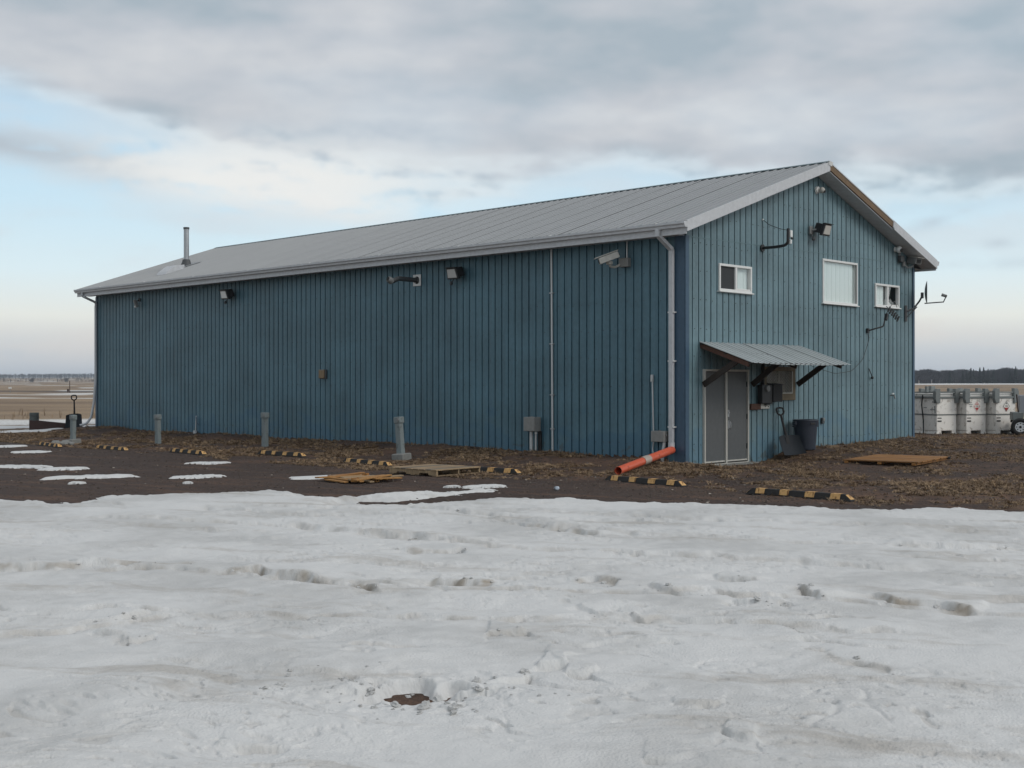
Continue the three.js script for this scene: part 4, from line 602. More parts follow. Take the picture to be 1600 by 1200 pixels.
function snowScoop(label, pos, turn, lean) {
  const t = thing('snow_scoop', label, 'snow shovel', pos, turn, 'snow shovels leaning at the building'); const g = part('shovel_body', t); g.rotation.x = lean; g.rotation.z = 0.06;
  const pan = []; const nx = 10, ny = 8, P = (i, j) => { const u = i / nx - 0.5, v = j / ny, w = 0.27 + 0.03 * (1 - v); return [u * 2 * w, 0.02 + v * 0.50 - 0.05 * Math.pow(Math.abs(u * 2), 3) * (v > 0.9 ? 1 : 0), 0.05 + 0.16 * Math.pow(Math.abs(u) * 2, 2.5) * 0.7 + 0.12 * Math.pow(1 - v, 2)]; };
  const pos2 = []; for (let i = 0; i < nx; i++) for (let j = 0; j < ny; j++) { const q = [P(i, j), P(i + 1, j), P(i + 1, j + 1), P(i, j + 1)]; for (const s of [0, -0.014]) { const o = s ? [0, 2, 1, 0, 3, 2] : [0, 1, 2, 0, 2, 3]; for (const k of o) pos2.push(q[k][0], q[k][1], q[k][2] + s); } }
  const m = meshFrom(pos2, pos2.flatMap((_, k) => k % 3 === 0 ? [pos2[k], pos2[k + 1]] : []), null, M.scoop, 'blade', g); m.geometry = mergeVertices(m.geometry.deleteAttribute('normal') && m.geometry); m.geometry.computeVertexNormals();
  mb().bar([0, 0.16, 0.055], [0, 0.50, 0.04], 0.09, 0.05).rod([0, 0.46, 0.04], [0, 1.02, 0.0], 0.032, 0.026, 12).build('shaft', M.blackMatt, g);
  mb().tube([[0, 1.0, 0.0], [-0.085, 1.06, 0.0], [-0.085, 1.17, 0.0], [0, 1.19, 0.0], [0.085, 1.17, 0.0], [0.085, 1.06, 0.0], [0, 1.0, 0.0]], 0.022, 8, 30).build('grip', M.blackMatt, g);
  return t;
}
snowScoop('black snow shovel leaning on gable wall beside the blue-grey bin', [3.52, groundH(3.5, 0.35) + 0.0, 0.40], -0.45, -0.26);
snowScoop('black snow shovel standing upright at the far corner of long wall', [-0.55, groundH(-0.55, -26.9), -26.7], -0.7, -0.06);
{
  const t = thing('garbage_bin', 'dark blue-grey round plastic garbage bin against the gable wall', 'bin', [4.24, groundH(4.24, 0.40) - 0.01, 0.40], -0.4); t.scale.setScalar(0.93);
  mb().lathe([[0.001, 0.0], [0.235, 0.0], [0.245, 0.02], [0.29, 0.60], [0.305, 0.61], [0.31, 0.72], [0.325, 0.735], [0.325, 0.765], [0.31, 0.77], [0.295, 0.765], [0.235, 0.04], [0.001, 0.035]], null, null, 36).build('body', M.binBlue, t);
  for (const s of [-1, 1]) mb().rbox(0.07, 0.10, 0.14, [s * 0.335, 0.68, 0], null, 0.02).rod([s * 0.36, 0.60, -0.05], [s * 0.36, 0.60, 0.05], 0.018).build('handle', M.binBlue, t);
  mb().rbox(0.14, 0.05, 0.02, [0.0, 0.67, 0.305], null, 0.004).build('name_plate', M.black, t);
}

// ---------------------------------------------------------------- things on the yard
function curb(pos, turn, label) {
  const t = thing('parking_curb', label, 'parking curb', pos, turn, 'rubber parking curbs in a row along the yard'), Ln = 1.92, prof = z => 0;
  const body = mb(), s = [[-0.075, 0], [0.075, 0], [0.05, 0.10], [-0.05, 0.10]];
  // a bevelled bar with sloped ends, along local z
  const P = (x, y, z) => [x, y, z], h = 0.105, pos0 = []; const ring = (z, k) => [[-0.08, 0, z], [0.08, 0, z], [0.08, 0.02 * k, z], [0.05, h * k, z], [-0.05, h * k, z], [-0.08, 0.02 * k, z]];
  const rg = [ring(-Ln / 2, 0.15), ring(-Ln / 2 + 0.13, 1), ring(Ln / 2 - 0.13, 1), ring(Ln / 2, 0.15)]; for (let i = 0; i < 3; i++) for (let k = 0; k < 6; k++) { const a = rg[i][k], b = rg[i][(k + 1) % 6], c = rg[i + 1][(k + 1) % 6], d = rg[i + 1][k]; pos0.push(...a, ...b, ...c, ...a, ...c, ...d); } for (const [i, o] of [[0, 1], [3, 0]]) for (let k = 1; k < 5; k++) { const a = rg[i][0], b = rg[i][k], c = rg[i][k + 1]; pos0.push(...a, ...(o ? c : b), ...(o ? b : c)); }
  meshFrom(pos0, pos0.flatMap((_, k) => k % 3 === 0 ? [pos0[k], pos0[k + 2]] : []), null, M.rubber, 'curb_body', t);
  const e = 0.0035; for (const zc of [-0.68, -0.23, 0.23, 0.68]) { const q = []; const w = 0.085; const strip = [[-0.08 - e, 0.028], [-0.05 - e, h + e], [0.05 + e, h + e], [0.08 + e, 0.028]]; for (let k = 0; k < 3; k++) { const a = strip[k], b = strip[k + 1]; q.push(a[0], a[1], zc - w, b[0], b[1], zc - w, b[0], b[1], zc + w, a[0], a[1], zc - w, b[0], b[1], zc + w, a[0], a[1], zc + w); } meshFrom(q, q.flatMap((_, k) => k % 3 === 0 ? [q[k], q[k + 2]] : []), null, M.yellow, 'stripe', t); }
  for (const sg of [-1, 1]) { const z0 = sg * (Ln / 2 - 0.115), z1 = sg * (Ln / 2 - 0.02), q = [-0.045, h * 0.93 + e, z0, 0.045, h * 0.93 + e, z0, 0.06, h * 0.28 + e, z1, -0.045, h * 0.93 + e, z0, 0.06, h * 0.28 + e, z1, -0.06, h * 0.28 + e, z1]; meshFrom(q, q.flatMap((_, k) => k % 3 === 0 ? [q[k], q[k + 2]] : []), null, M.yellow, 'end_stripe', t); }
  return t;
}
[[-5.6, -18.0, 0.15, 'black and yellow rubber parking curb beside the post with stones at its foot'], [-5.05, -15.5, 0.05, 'black and yellow rubber parking curb, second from the far end'], [-4.73, -12.1, 0.10, 'black and yellow rubber parking curb, third from the far end'], [-3.73, -9.45, 0.0, 'black and yellow rubber parking curb, fourth from the far end'], [-4.13, -5.65, 0.12, 'black and yellow rubber parking curb in front of the leaning post on concrete'], [-4.02, -2.05, -0.05, 'black and yellow rubber parking curb partly behind the wooden pallet'], [-3.92, 1.95, 0.08, 'black and yellow rubber parking curb at the mouth of orange drain pipe'], [-4.36, 5.37, 0.02, 'black and yellow rubber parking curb across from the gable wall']].forEach(([x, z, a, l]) => curb([x, groundH(x, z) - 0.005, z], -a, l));
function post(x, z, hgt, lean, label, foot) {
  const y = groundH(x, z), t = thing('plug_in_post', label, 'post', [x, y, z], LT, 'grey plug-in posts along the long wall'), g = part('post_body', t); g.rotation.z = lean;
  mb().extrude([[-0.085, -0.1], [0.085, -0.1], [0.075, hgt - 0.14], [-0.075, hgt - 0.14]], 0.10, [0, 0, -0.05], null, 0.008).build('column', M.postGrey, g);
  const hd = mb().rbox(0.22, 0.15, 0.15, [0, hgt - 0.075, 0.0], null, 0.02).build('head', M.postGrey, g); mb().rod([0.05, hgt - 0.07, 0.07], [0.05, hgt - 0.07, 0.082], 0.032, 0.032, 14).build('socket', M.black, hd); mb().rod([0.05, hgt - 0.07, 0.07], [0.05, hgt - 0.07, 0.09], 0.045, 0.042, 14).build('socket_ring', M.grey, hd);
  if (foot) mb().rbox(0.34, 0.24, 0.34, [0.02, 0.02, 0], [0.04, 0.2, 0.05], 0.03).build('concrete_foot', M.concrete, t);
  return t;
}
post(-3.0, -5.8, 0.98, 0.09, 'leaning grey plug-in post on a square concrete foot', true);
post(-2.15, -12.45, 0.92, 0.0, 'upright grey plug-in post straight below the chimney-end floodlight', false);
post(-3.0, -16.6, 0.84, 0.03, 'upright grey plug-in post between second and third far curbs', false);
{
  const t = post(-4.37, -19.1, 0.86, -0.02, 'grey plug-in post at far corner with pale stones at its foot', true);
  const r = rng(14); for (let i = 0; i < 7; i++) { const g = new THREE.IcosahedronGeometry(0.09 + 0.07 * r(), 1), p = g.attributes.position; for (let k = 0; k < p.count; k++) { const s = 1 + 0.35 * noise(p.getX(k) * 13 + i * 7, p.getY(k) * 13 + p.getZ(k) * 9); p.setXYZ(k, p.getX(k) * s, p.getY(k) * s * 0.7, p.getZ(k) * s); } g.computeVertexNormals(); mb().add(g, [-0.45 + i * 0.15 + (r() - 0.5) * 0.1, 0.02, 0.2 + r() * 0.25]).build('stone', M.concrete, t); }
}
{ // pallet
  const x = -5.05, z = -2.4, t = thing('wooden_pallet', 'intact weathered wooden pallet with planked top lying on the yard', 'pallet', [x, groundH(x, z) + 0.01, z], 0.06);
  for (const px of [-0.60, 0, 0.60]) { const z0 = -0.65, poly = [[z0, 0], [-0.45, 0], [-0.42, 0.04], [-0.20, 0.04], [-0.17, 0], [0.17, 0], [0.20, 0.04], [0.42, 0.04], [0.45, 0], [-z0, 0], [-z0, 0.09], [z0, 0.09]]; mb().extrude(poly, 0.04, [px + 0.02, 0.022, 0], [0, -Math.PI / 2, 0]).build('stringer', px === 0 ? M.palletWood2 : M.palletWood, t).position.x = 0; }
  const r = rng(2); for (let i = 0; i < 8; i++) mb().rbox(1.26, 0.02, 0.145, [(r() - 0.5) * 0.02, 0.124, -0.59 + i * 0.169], [0, (r() - 0.5) * 0.01, 0], 0.004).build('plank', [M.palletWood, M.palletWood2, M.greyWood][(r() * 3) | 0], t);
  for (const pz of [-0.58, 0, 0.58]) mb().rbox(1.24, 0.018, 0.12, [0, 0.010, pz], null, 0.004).build('bottom_plank', M.palletWood2, t);
}
{ // broken pallet: loose orange boards
  const x = -7.25, z = -2.1, t = thing('broken_pallet', 'flattened heap of orange broken pallet boards on the bare yard', 'pallet', [x, groundH(x, z), z], 0.1), r = rng(23);
  for (let i = 0; i < 22; i++) { const lower = i < 10, Ln = 0.5 + r() * 0.75, a = lower ? Math.PI / 2 + (r() - 0.5) * 0.2 : (r() - 0.5) * 0.25, px = lower ? -0.55 + (i % 10) * 0.125 : (r() - 0.5) * 0.45, pz = lower ? (r() - 0.5) * 0.3 : -0.62 + ((i - 10) / 11) * 1.24; mb().rbox(Ln, 0.024, 0.09 + r() * 0.04, [0, 0, 0], null, 0.004).build('board', [M.orangeWood, M.orangeWood2, M.palletWood][r() < 0.5 ? 0 : r() < 0.75 ? 1 : 2], t).position.set(px, (lower ? 0.022 : 0.056) + r() * 0.03, pz); const m = t.children[t.children.length - 1]; m.rotation.set((r() - 0.5) * 0.06, a, (r() - 0.5) * 0.07); }
  for (const px of [-0.5, 0.0, 0.5]) mb().rbox(0.09, 0.07, 0.12, [px, 0.06, -0.35 + r() * 0.9], [0, r(), 0], 0.006).build('block', M.orangeWood2, t);
}
{ // orange brown timber mat near the gable
  const x = 3.95, z = 2.85, t = thing('timber_mat', 'low orange-brown slatted timber mat lying in front of gable wall', 'timber mat', [x, groundH(x, z) + 0.02, z], 0.165), r = rng(31);
  for (let i = 0; i < 14; i++) mb().rbox(0.155, 0.025, 1.62, [-1.13 + i * 0.174, 0.062 + (r() - 0.5) * 0.008, (r() - 0.5) * 0.03], [0, (r() - 0.5) * 0.012, (r() - 0.5) * 0.02], 0.005).build('slat', [M.orangeWood2, M.timberB || (M.timberB = std([0.30, 0.145, 0.045], 0.85, { map: woodTex })), M.orangeWood2][(r() * 3) | 0], t);
  for (const pz of [-0.72, 0, 0.72]) mb().rbox(2.44, 0.05, 0.08, [0, 0.022, pz], null, 0.006).build('bearer', M.orangeWood2, t); mb().rod([1.1, 0.05, 0.78], [1.1, 0.05, 0.86], 0.025).build('bolt', M.black, t);
}
{
  const x = -6.13, z = 1.82, t = thing('crushed_can', 'small crushed pale drink can lying on the dirt before the snow', 'can', [x, groundH(x, z) + 0.03, z], 0.9); const c = mb().lathe([[0.001, -0.06], [0.026, -0.06], [0.033, -0.05], [0.03, -0.01], [0.034, 0.03], [0.033, 0.05], [0.026, 0.06], [0.001, 0.058]], null, [0, 0, 1.45], 20).build('body', std([0.38, 0.42, 0.47], 0.35, { metalness: 0.5 }), t); c.scale.set(1.3, 1.1, 1.15); mb().rod([-0.062, 0.008, 0.0], [-0.066, 0.008, 0.0], 0.02, 0.02, 14).build('lid', M.black, t);
}
{
  const x = -1.35, z = -28.3, t = thing('ribbed_pipe_stub', 'grey upright stub of spiral ribbed pipe at the yard edge', 'pipe', [x, groundH(x, z) - 0.05, z]), pr = []; for (let i = 0; i <= 24; i++) pr.push([0.155 + (i % 2 ? 0.016 : 0), i * 0.03]); pr.push([0.13, 0.72], [0.13, 0.4]); mb().lathe(pr, null, null, 24).build('shell', std([0.10, 0.115, 0.11], 0.7, { map: mottleTex }), t); mb().tube(Array.from({ length: 60 }, (_, i) => [Math.cos(i * 0.42) * 0.172, 0.02 + i * 0.0116, Math.sin(i * 0.42) * 0.172]), 0.012, 6, 120).build('spiral_seam', M.darkGrey, t);
}
{
  const x = -1.0, z = -27.6, t = thing('steel_trough', 'dark brown tapered steel trough lying behind the ribbed pipe stub', 'trough', [x, groundH(x, z), z], -0.75); mb().extrude([[-0.75, 0], [0.62, 0.02], [0.62, 0.20], [-0.75, 0.34]], 0.04, [0, 0, 0.16], null, 0.006).extrude([[-0.75, 0], [0.62, 0.02], [0.62, 0.20], [-0.75, 0.34]], 0.04, [0, 0, -0.20], null, 0.006).build('side_plate', M.rust, t); mb().box(1.36, 0.04, 0.34, [-0.06, 0.04, 0]).build('floor_plate', M.rust, t); mb().rbox(0.05, 0.16, 0.30, [0.60, 0.11, 0]).build('end_plate', M.rust, t);
}
{
  const x = -3.0, z = -29.2, t = thing('blue_bucket', 'blue bucket with a brown stake in it at the yard edge', 'bucket', [x, groundH(x, z), z]); mb().lathe([[0.001, 0], [0.20, 0], [0.15, 0.30], [0.14, 0.30], [0.18, 0.02], [0.001, 0.02]], null, null, 20).build('pail', M.blue, t); mb().rbox(0.07, 0.66, 0.07, [0, 0.34, 0], [0.05, 0, 0.08]).rbox(0.20, 0.08, 0.08, [-0.03, 0.64, 0.02]).build('stake', M.redWood, t);
}
// fuel tanks
function placard(txt, red) {                                         // printed diamond placard
  const c = document.createElement('canvas'); c.width = 128; c.height = 128; const g = c.getContext('2d'); g.fillStyle = '#d8d6cf'; g.fillRect(0, 0, 128, 128);
  g.fillStyle = '#a8322f'; g.beginPath(); if (red) { g.moveTo(64, 4); g.lineTo(124, 64); g.lineTo(64, 124); g.lineTo(4, 64); } else { g.moveTo(20, 80); g.lineTo(108, 80); g.lineTo(64, 124); } g.closePath(); g.fill();
  g.strokeStyle = red ? '#e8e4dc' : '#3a3a3a'; g.lineWidth = 5; g.beginPath(); g.moveTo(64, 10); g.lineTo(118, 64); g.lineTo(64, 118); g.lineTo(10, 64); g.closePath(); g.stroke();
  g.fillStyle = '#e4e0d8'; g.fillRect(26, 46, 76, 32); g.fillStyle = '#3a3838'; g.font = 'bold 26px sans-serif'; g.textAlign = 'center'; g.fillText(txt, 64, 72); g.fillStyle = red ? '#e8e4dc' : '#3a3a3a'; g.beginPath(); g.moveTo(64, 18); g.lineTo(76, 40); g.lineTo(52, 40); g.fill();
  const t = new THREE.CanvasTexture(c); t.colorSpace = THREE.SRGBColorSpace; return t;
}
const plac = [placard('1202', true), placard('1202', false)];
function fuelTank(i, label) {
  const p0 = [17.1 + i * 0.97 * Math.cos(YAW), -2.35 + i * 0.97 * Math.sin(YAW)], w = 0.80, d = 1.7, t = thing('fuel_tank', label, 'fuel tank', [p0[0], groundH(p0[0], p0[1]) + 0.0, p0[1]], -YAW + 0.36, 'white fuel cube tanks in a row');
  mb().rbox(w, 0.52, d, [w / 2, 0.36, -d / 2], null, 0.02).build('lower_shell', M.tank, t); mb().rbox(w + 0.02, 0.54, d + 0.02, [w / 2, 0.91, -d / 2], null, 0.02).build('upper_shell', M.tank, t); mb().box(w + 0.03, 0.025, d + 0.03, [w / 2, 0.63, -d / 2]).build('seam_band', M.cage, t);
  for (const x of [0.10, w - 0.10]) mb().extrude([[-0.10, 0], [0.10, 0], [0.08, 0.13], [-0.08, 0.13]], d, [x, 0, -d]).build('skid', M.tank, t);
  mb().box(0.10, 0.06, 0.01, [w / 2, 0.05, 0.0]).build('fork_pocket', M.black, t);
  mb().rbox(w - 0.1, 0.16, d - 0.1, [w / 2, 1.25, -d / 2]).build('top_hatch', M.tank, t);
  for (const z of [0.02, -d - 0.02]) mb().bar([0, 1.20, z], [w, 1.20, z], 0.05, 0.06).bar([0, 1.36, z], [w, 1.36, z], 0.04, 0.04).build('guard_rail', M.cage, t); for (const x of [-0.02, w + 0.02]) mb().bar([x, 1.20, 0], [x, 1.20, -d], 0.05, 0.06).bar([x, 1.36, 0], [x, 1.36, -d], 0.04, 0.04).build('guard_rail', M.cage, t);
  for (const x of [0.0, w]) for (const z of [0.0, -d]) { const s = x ? 1 : -1; mb().extrude([[-0.09, 0], [0.05, 0], [0.09, 0.12], [0.09, 0.38], [0.03, 0.46], [-0.09, 0.46]].map(q => [q[0] * s, q[1]]), 0.12, [x, 1.02, z - 0.06], null, 0.008).build('corner_lug', M.cage, t); }
  mb().box(0.16, 0.03, 0.006, [0.11, 0.52, 0.004]).box(0.16, 0.045, 0.006, [0.11, 0.42, 0.004]).build('sticker', M.black, t); mb().box(0.16, 0.02, 0.006, [-0.012, 0.86, -0.55], [0, Math.PI / 2, 0]).build('sticker', M.cage, t);
  if (i > 0) { const g = new THREE.PlaneGeometry(0.24, 0.24); g.rotateZ(0); const s = new THREE.Shape([[0, -0.19], [0.15, 0], [0, 0.19], [-0.15, 0]].map(q => new THREE.Vector2(...q))), e = new THREE.ExtrudeGeometry(s, { depth: 0.004, bevelEnabled: false }); const uv = e.attributes.uv, p = e.attributes.position; for (let k = 0; k < p.count; k++) uv.setXY(k, 0.5 + p.getX(k) / 0.3, 0.5 + p.getY(k) / 0.38); e.translate(w * 0.52, 0.90, 0.014); const m = new THREE.Mesh(e, std(0xffffff, 0.5, { map: plac[i - 1] })); m.name = 'placard'; m.castShadow = m.receiveShadow = true; t.add(m); if (i === 1) mb().box(0.13, 0.02, 0.006, [0.16, 1.02, 0.014]).box(0.15, 0.02, 0.006, [0.17, 0.96, 0.014]).box(0.10, 0.02, 0.006, [0.18, 0.90, 0.014]).build('sticker', M.cage, t); }
  else { mb().tube([[-0.06, 1.28, -0.62], [-0.08, 0.95, -0.64], [-0.05, 0.45, -0.60], [-0.12, 0.02, -0.50]], 0.022, 8, 24).build('hose', M.black, t); mb().rod([0.25, 1.3, -0.8], [0.25, 1.56, -0.8], 0.06).rbox(0.18, 0.14, 0.14, [0.55, 1.5, -0.9]).build('vent_cap', M.cage, t); mb().bar([-0.015, 1.05, -0.2], [-0.015, 1.05, -0.05], 0.02, 0.03).bar([-0.015, 0.92, -0.08], [-0.015, 0.68, -0.06], 0.02, 0.025).bar([-0.015, 0.80, -0.3], [-0.015, 0.80, -0.06], 0.02, 0.02).build('valve_fittings', M.cage, t); }
  return t;
}
fuelTank(0, 'white fuel cube tank with black hose beside the building corner'); fuelTank(1, 'white fuel cube tank with red diamond placard, middle of the row'); fuelTank(2, 'white fuel cube tank with white-and-red diamond placard beside the trailer wheel');
{ // trailer at the end of the row
  const px = 17.74, pz = 0.0, t = thing('utility_trailer', 'small trailer with pale eight-hole wheel beyond the fuel tanks', 'trailer', [px, groundH(px, pz), pz], -YAW - 0.3);
  const wh = part('wheel', t); wh.position.set(0.1, 0.27, 0.12); mb().add(new THREE.TorusGeometry(0.215, 0.068, 12, 36)).build('tyre', M.tyre, wh); mb().rod([0, 0, -0.04], [0, 0, 0.035], 0.185, 0.185, 32).build('rim', M.rim, wh); mb().rod([0, 0, 0.0], [0, 0, 0.06], 0.04, 0.036, 18).build('hub', M.black, wh); for (let i = 0; i < 8; i++) { const a = i / 8 * 6.2832; mb().rod([Math.cos(a) * 0.115, Math.sin(a) * 0.115, 0.03], [Math.cos(a) * 0.115, Math.sin(a) * 0.115, 0.038], 0.02, 0.02, 10).build('rim_hole', M.black, wh); }
  const wf = part('wheel', t); wf.position.set(0.1, 0.27, -1.5); mb().add(new THREE.TorusGeometry(0.215, 0.068, 12, 36)).build('tyre', M.tyre, wf); mb().rod([0, 0, -0.04], [0, 0, 0.035], 0.185, 0.185, 32).build('rim', M.rim, wf); mb().rod([0.1, 0.27, 0.1], [0.1, 0.27, -1.5], 0.03).build('axle', M.black, t);
  mb().rbox(2.4, 0.10, 1.3, [1.20, 0.42, -0.70], null, 0.02).build('chassis', M.cage, t); mb().rbox(0.34, 0.26, 0.9, [0.06, 0.60, -0.62], null, 0.02).build('tool_box', M.cage, t); mb().rbox(0.42, 0.34, 0.08, [0.42, 0.58, 0.06], [0, 0, -0.35]).build('fender', M.cream, t); mb().rbox(1.5, 0.60, 0.5, [0.86, 0.98, -0.55], null, 0.02).build('panel_box', M.sheetGrey, t);
  for (const x of [0.12, 0.55, 1.0]) mb().bar([x - 0.03, 0.48, -0.2], [x - 0.10, 1.30, -0.22], 0.035, 0.035).build('upright', M.rust, t); mb().bar([2.2, 0.40, -0.7], [3.2, 0.36, -0.7], 0.07, 0.07).build('tow_bar', M.cage, t); mb().bar([3.1, 0.36, -0.7], [3.1, 0.0, -0.7], 0.05, 0.05).build('jack_stand', M.cage, t);
}

// ---------------------------------------------------------------- dry grass, clods and stones on the soil
function scatter(name, geo, mats, n, pick, seed, label) {
  const im = new THREE.InstancedMesh(geo, mats, n), r = rng(seed), m = new THREE.Matrix4(), q = new THREE.Quaternion(), e = new THREE.Euler(), c = new THREE.Color(); let k = 0, guard = 0;
  while (k < n && guard++ < n * 30) { const o = pick(r); if (!o) continue; const [x, z, s, sy, col, tilt] = o; e.set((r() - 0.5) * tilt, r() * 6.283, (r() - 0.5) * tilt); q.setFromEuler(e); m.compose(V(x, groundH(x, z) - 0.004, z), q, V(s, s * sy, s)); im.setMatrixAt(k, m); im.setColorAt(k, c.setRGB(...col)); k++; }
  im.count = k; im.name = name; im.castShadow = im.receiveShadow = true; tag(im, label, null, null, 'stuff'); scene.add(im); return im;
}
const inB = (x, z) => x > -0.02 && x < W + 0.02 && z < 0.02 && z > -L - 0.02;
{
  const bl = (n, hgt, spread, seed) => { const r = rng(seed), pos = []; for (let i = 0; i < n; i++) { const a = r() * 6.283, b = r() * 6.283, h = hgt * (0.35 + 0.65 * r()), sp = spread * r(), w = 0.0028 + 0.0018 * r(), x = Math.cos(a) * sp * 0.35, z = Math.sin(a) * sp * 0.35, tx = x + Math.cos(b) * sp, tz = z + Math.sin(b) * sp, ux = -Math.sin(b) * w, uz = Math.cos(b) * w, mx = (x + tx) / 2, mz = (z + tz) / 2, my = h * 0.85; pos.push(x - ux, 0, z - uz, x + ux, 0, z + uz, mx + ux, my, mz + uz, x - ux, 0, z - uz, mx + ux, my, mz + uz, mx - ux, my, mz - uz, mx - ux, my, mz - uz, mx + ux, my, mz + uz, tx, h, tz); } const g = new THREE.BufferGeometry(); g.setAttribute('position', new THREE.BufferAttribute(new Float32Array(pos), 3)); g.setAttribute('uv', new THREE.BufferAttribute(new Float32Array(pos.length / 3 * 2), 2)); g.computeVertexNormals(); return g; };
  const gm = new THREE.MeshStandardMaterial({ color: 0xffffff, roughness: 0.9, side: THREE.DoubleSide });
  const tone = r => { const t = r(), l = 0.7 + 0.6 * r(); return mix3([0.29, 0.20, 0.115], [0.12, 0.076, 0.046], t).map(v => v * l); };
  const mask = (x, z) => fbm(x * 0.5 - 4, z * 0.5 + 2, 4) + 0.55 * fbm(x * 2.3, z * 2.3 + 5, 4);
  const pick = r => { let x, z; const u = r(); if (u < 0.62) { x = -5.4 + r() * 5.4; z = -29 + r() * 36; } else if (u < 0.95) { x = -4 + r() * 22; z = 0.03 + r() * 8.5; } else { x = 10.8 + r() * 12; z = -8 + r() * 10; } if (inB(x, z)) return null; if (z > 0 && x < -3.6 - 0.2 * z + r()) return null; if (mask(x, z) + 0.08 + (r() - 0.5) * 0.35 < 0.12) return null; if (x > 0.5 && x < 2.5 && z < 1.2 && r() < 0.8) return null; return [x, z, 0.5 + r() * 0.8, 0.5 + r() * 0.6, tone(r), 0.5]; };
  scatter('dry_grass', bl(16, 0.04, 0.12, 4), gm, 30000, pick, 91, 'matted dry brown grass on the soil around the building');
  scatter('dry_grass', bl(7, 0.12, 0.06, 6), gm, 1800, r => { const o = pick(r); if (!o) return null; const dd = o[0] < 0 ? -o[0] : o[1]; if (dd > 0.6 && r() < 0.9) return null; return [o[0], o[1], 0.5 + r() * 0.7, 0.8, tone(r), 0.4]; }, 17, 'taller dry grass blades along the foot of the walls').name = 'dry_grass_001';
  scatter('dry_weeds', bl(14, 0.5, 0.22, 9), gm, 60, r => { const a = YAW - 0.42 + r() * 0.2, d = 57 + r() * 16, x = C0[0] + Math.sin(a) * d, z = C0[1] - Math.cos(a) * d; if (fbm(x * 0.12, z * 0.12, 3) < 0.02) return null; return [x, z, 0.4 + r() * 0.6, 1, tone(r), 0.5]; }, 29, 'tall dry weeds along the snow strip at the field edge');
  const st = new THREE.IcosahedronGeometry(0.5, 0); { const p = st.attributes.position; for (let k = 0; k < p.count; k++) { const s = 1 + 0.5 * noise(p.getX(k) * 5 + 3, p.getY(k) * 5 + p.getZ(k) * 4); p.setXYZ(k, p.getX(k) * s, p.getY(k) * s * 0.7, p.getZ(k) * s); } st.computeVertexNormals(); }
  const pb = r => { let x, z; if (r() < 0.6) { x = -14 + r() * 14; z = -26 + r() * 32; } else { x = -6 + r() * 20; z = r() * 11; } if (inB(x, z)) return null; if (edgeDist(x, z) > 0.05) return null; return [x, z]; };
  scatter('soil_clods', st, std(0xffffff, 0.95), 45000, r => { const o = pb(r); if (!o) return null; const k = Math.pow(r(), 4), l = 0.7 + r() * 0.7; return [o[0], o[1], 0.012 + 0.06 * k, 0.9, [0.060 * l, 0.045 * l, 0.036 * l], 2]; }, 55, 'small clods of dark soil and gravel on the yard');
  scatter('pale_litter', st, std(0xffffff, 0.9), 700, r => { const o = pb(r); if (!o) return null; const l = 0.7 + r() * 0.5; return [o[0], o[1], 0.02 + 0.05 * Math.pow(r(), 3), 0.5, [0.36 * l, 0.32 * l, 0.27 * l], 1]; }, 66, 'pale pebbles and scraps scattered over the soil');
}

{ // crumbled snow round the breakthrough and below the broken steps
  const g = new THREE.IcosahedronGeometry(0.5, 1), p = g.attributes.position; for (let k = 0; k < p.count; k++) { const s = 1 + 0.95 * noise(p.getX(k) * 2.6 + 3, p.getY(k) * 2.6 + p.getZ(k) * 3.1); p.setXYZ(k, p.getX(k) * s * 1.25, p.getY(k) * s * 0.55, p.getZ(k) * s); } g.computeVertexNormals();
  const n = 190, im = new THREE.InstancedMesh(g, std([0.50, 0.495, 0.48], 0.85, { bumpMap: grainTex, bumpScale: 0.006 }), n), r = rng(88), m = new THREE.Matrix4(), q = new THREE.Quaternion(), e = new THREE.Euler();
  for (let i = 0; i < n; i++) { let x, z, s; if (i < 80) { const a = r() * 6.283, d = 0.16 + 0.45 * Math.pow(r(), 1.6); const u = Math.cos(a) * d * 1.6, w = Math.sin(a) * d; x = -16.9 + u * Math.cos(YAW) + w * Math.sin(YAW); z = 10.46 + u * Math.sin(YAW) - w * Math.cos(YAW); s = 0.012 + 0.05 * Math.pow(r(), 3); } else { const R = RUTS[(r() * 22) | 0], k = (r() * (R.p.length - 1)) | 0, t = r(); x = mix(R.p[k][0], R.p[k + 1][0], t) - 0.10 * r() + 0.04; z = mix(R.p[k][1], R.p[k + 1][1], t) + 0.10 * r() - 0.04; s = 0.012 + 0.04 * Math.pow(r(), 3); } const rr = Math.hypot(x - C0[0], z - C0[1]); e.set((r() - 0.5) * 0.9, r() * 6, (r() - 0.5) * 0.9); q.setFromEuler(e); m.compose(V(x, groundH(x, z) + Math.max(-0.005, snowTop(x, z, rr, true)[0]) + s * 0.12, z), q, V(s, s, s)); im.setMatrixAt(i, m); }
  im.name = 'snow_crumbs'; im.castShadow = im.receiveShadow = true; tag(im, 'loose crumbs of broken snow crust on the snow field', null, null, 'stuff'); scene.add(im);
}
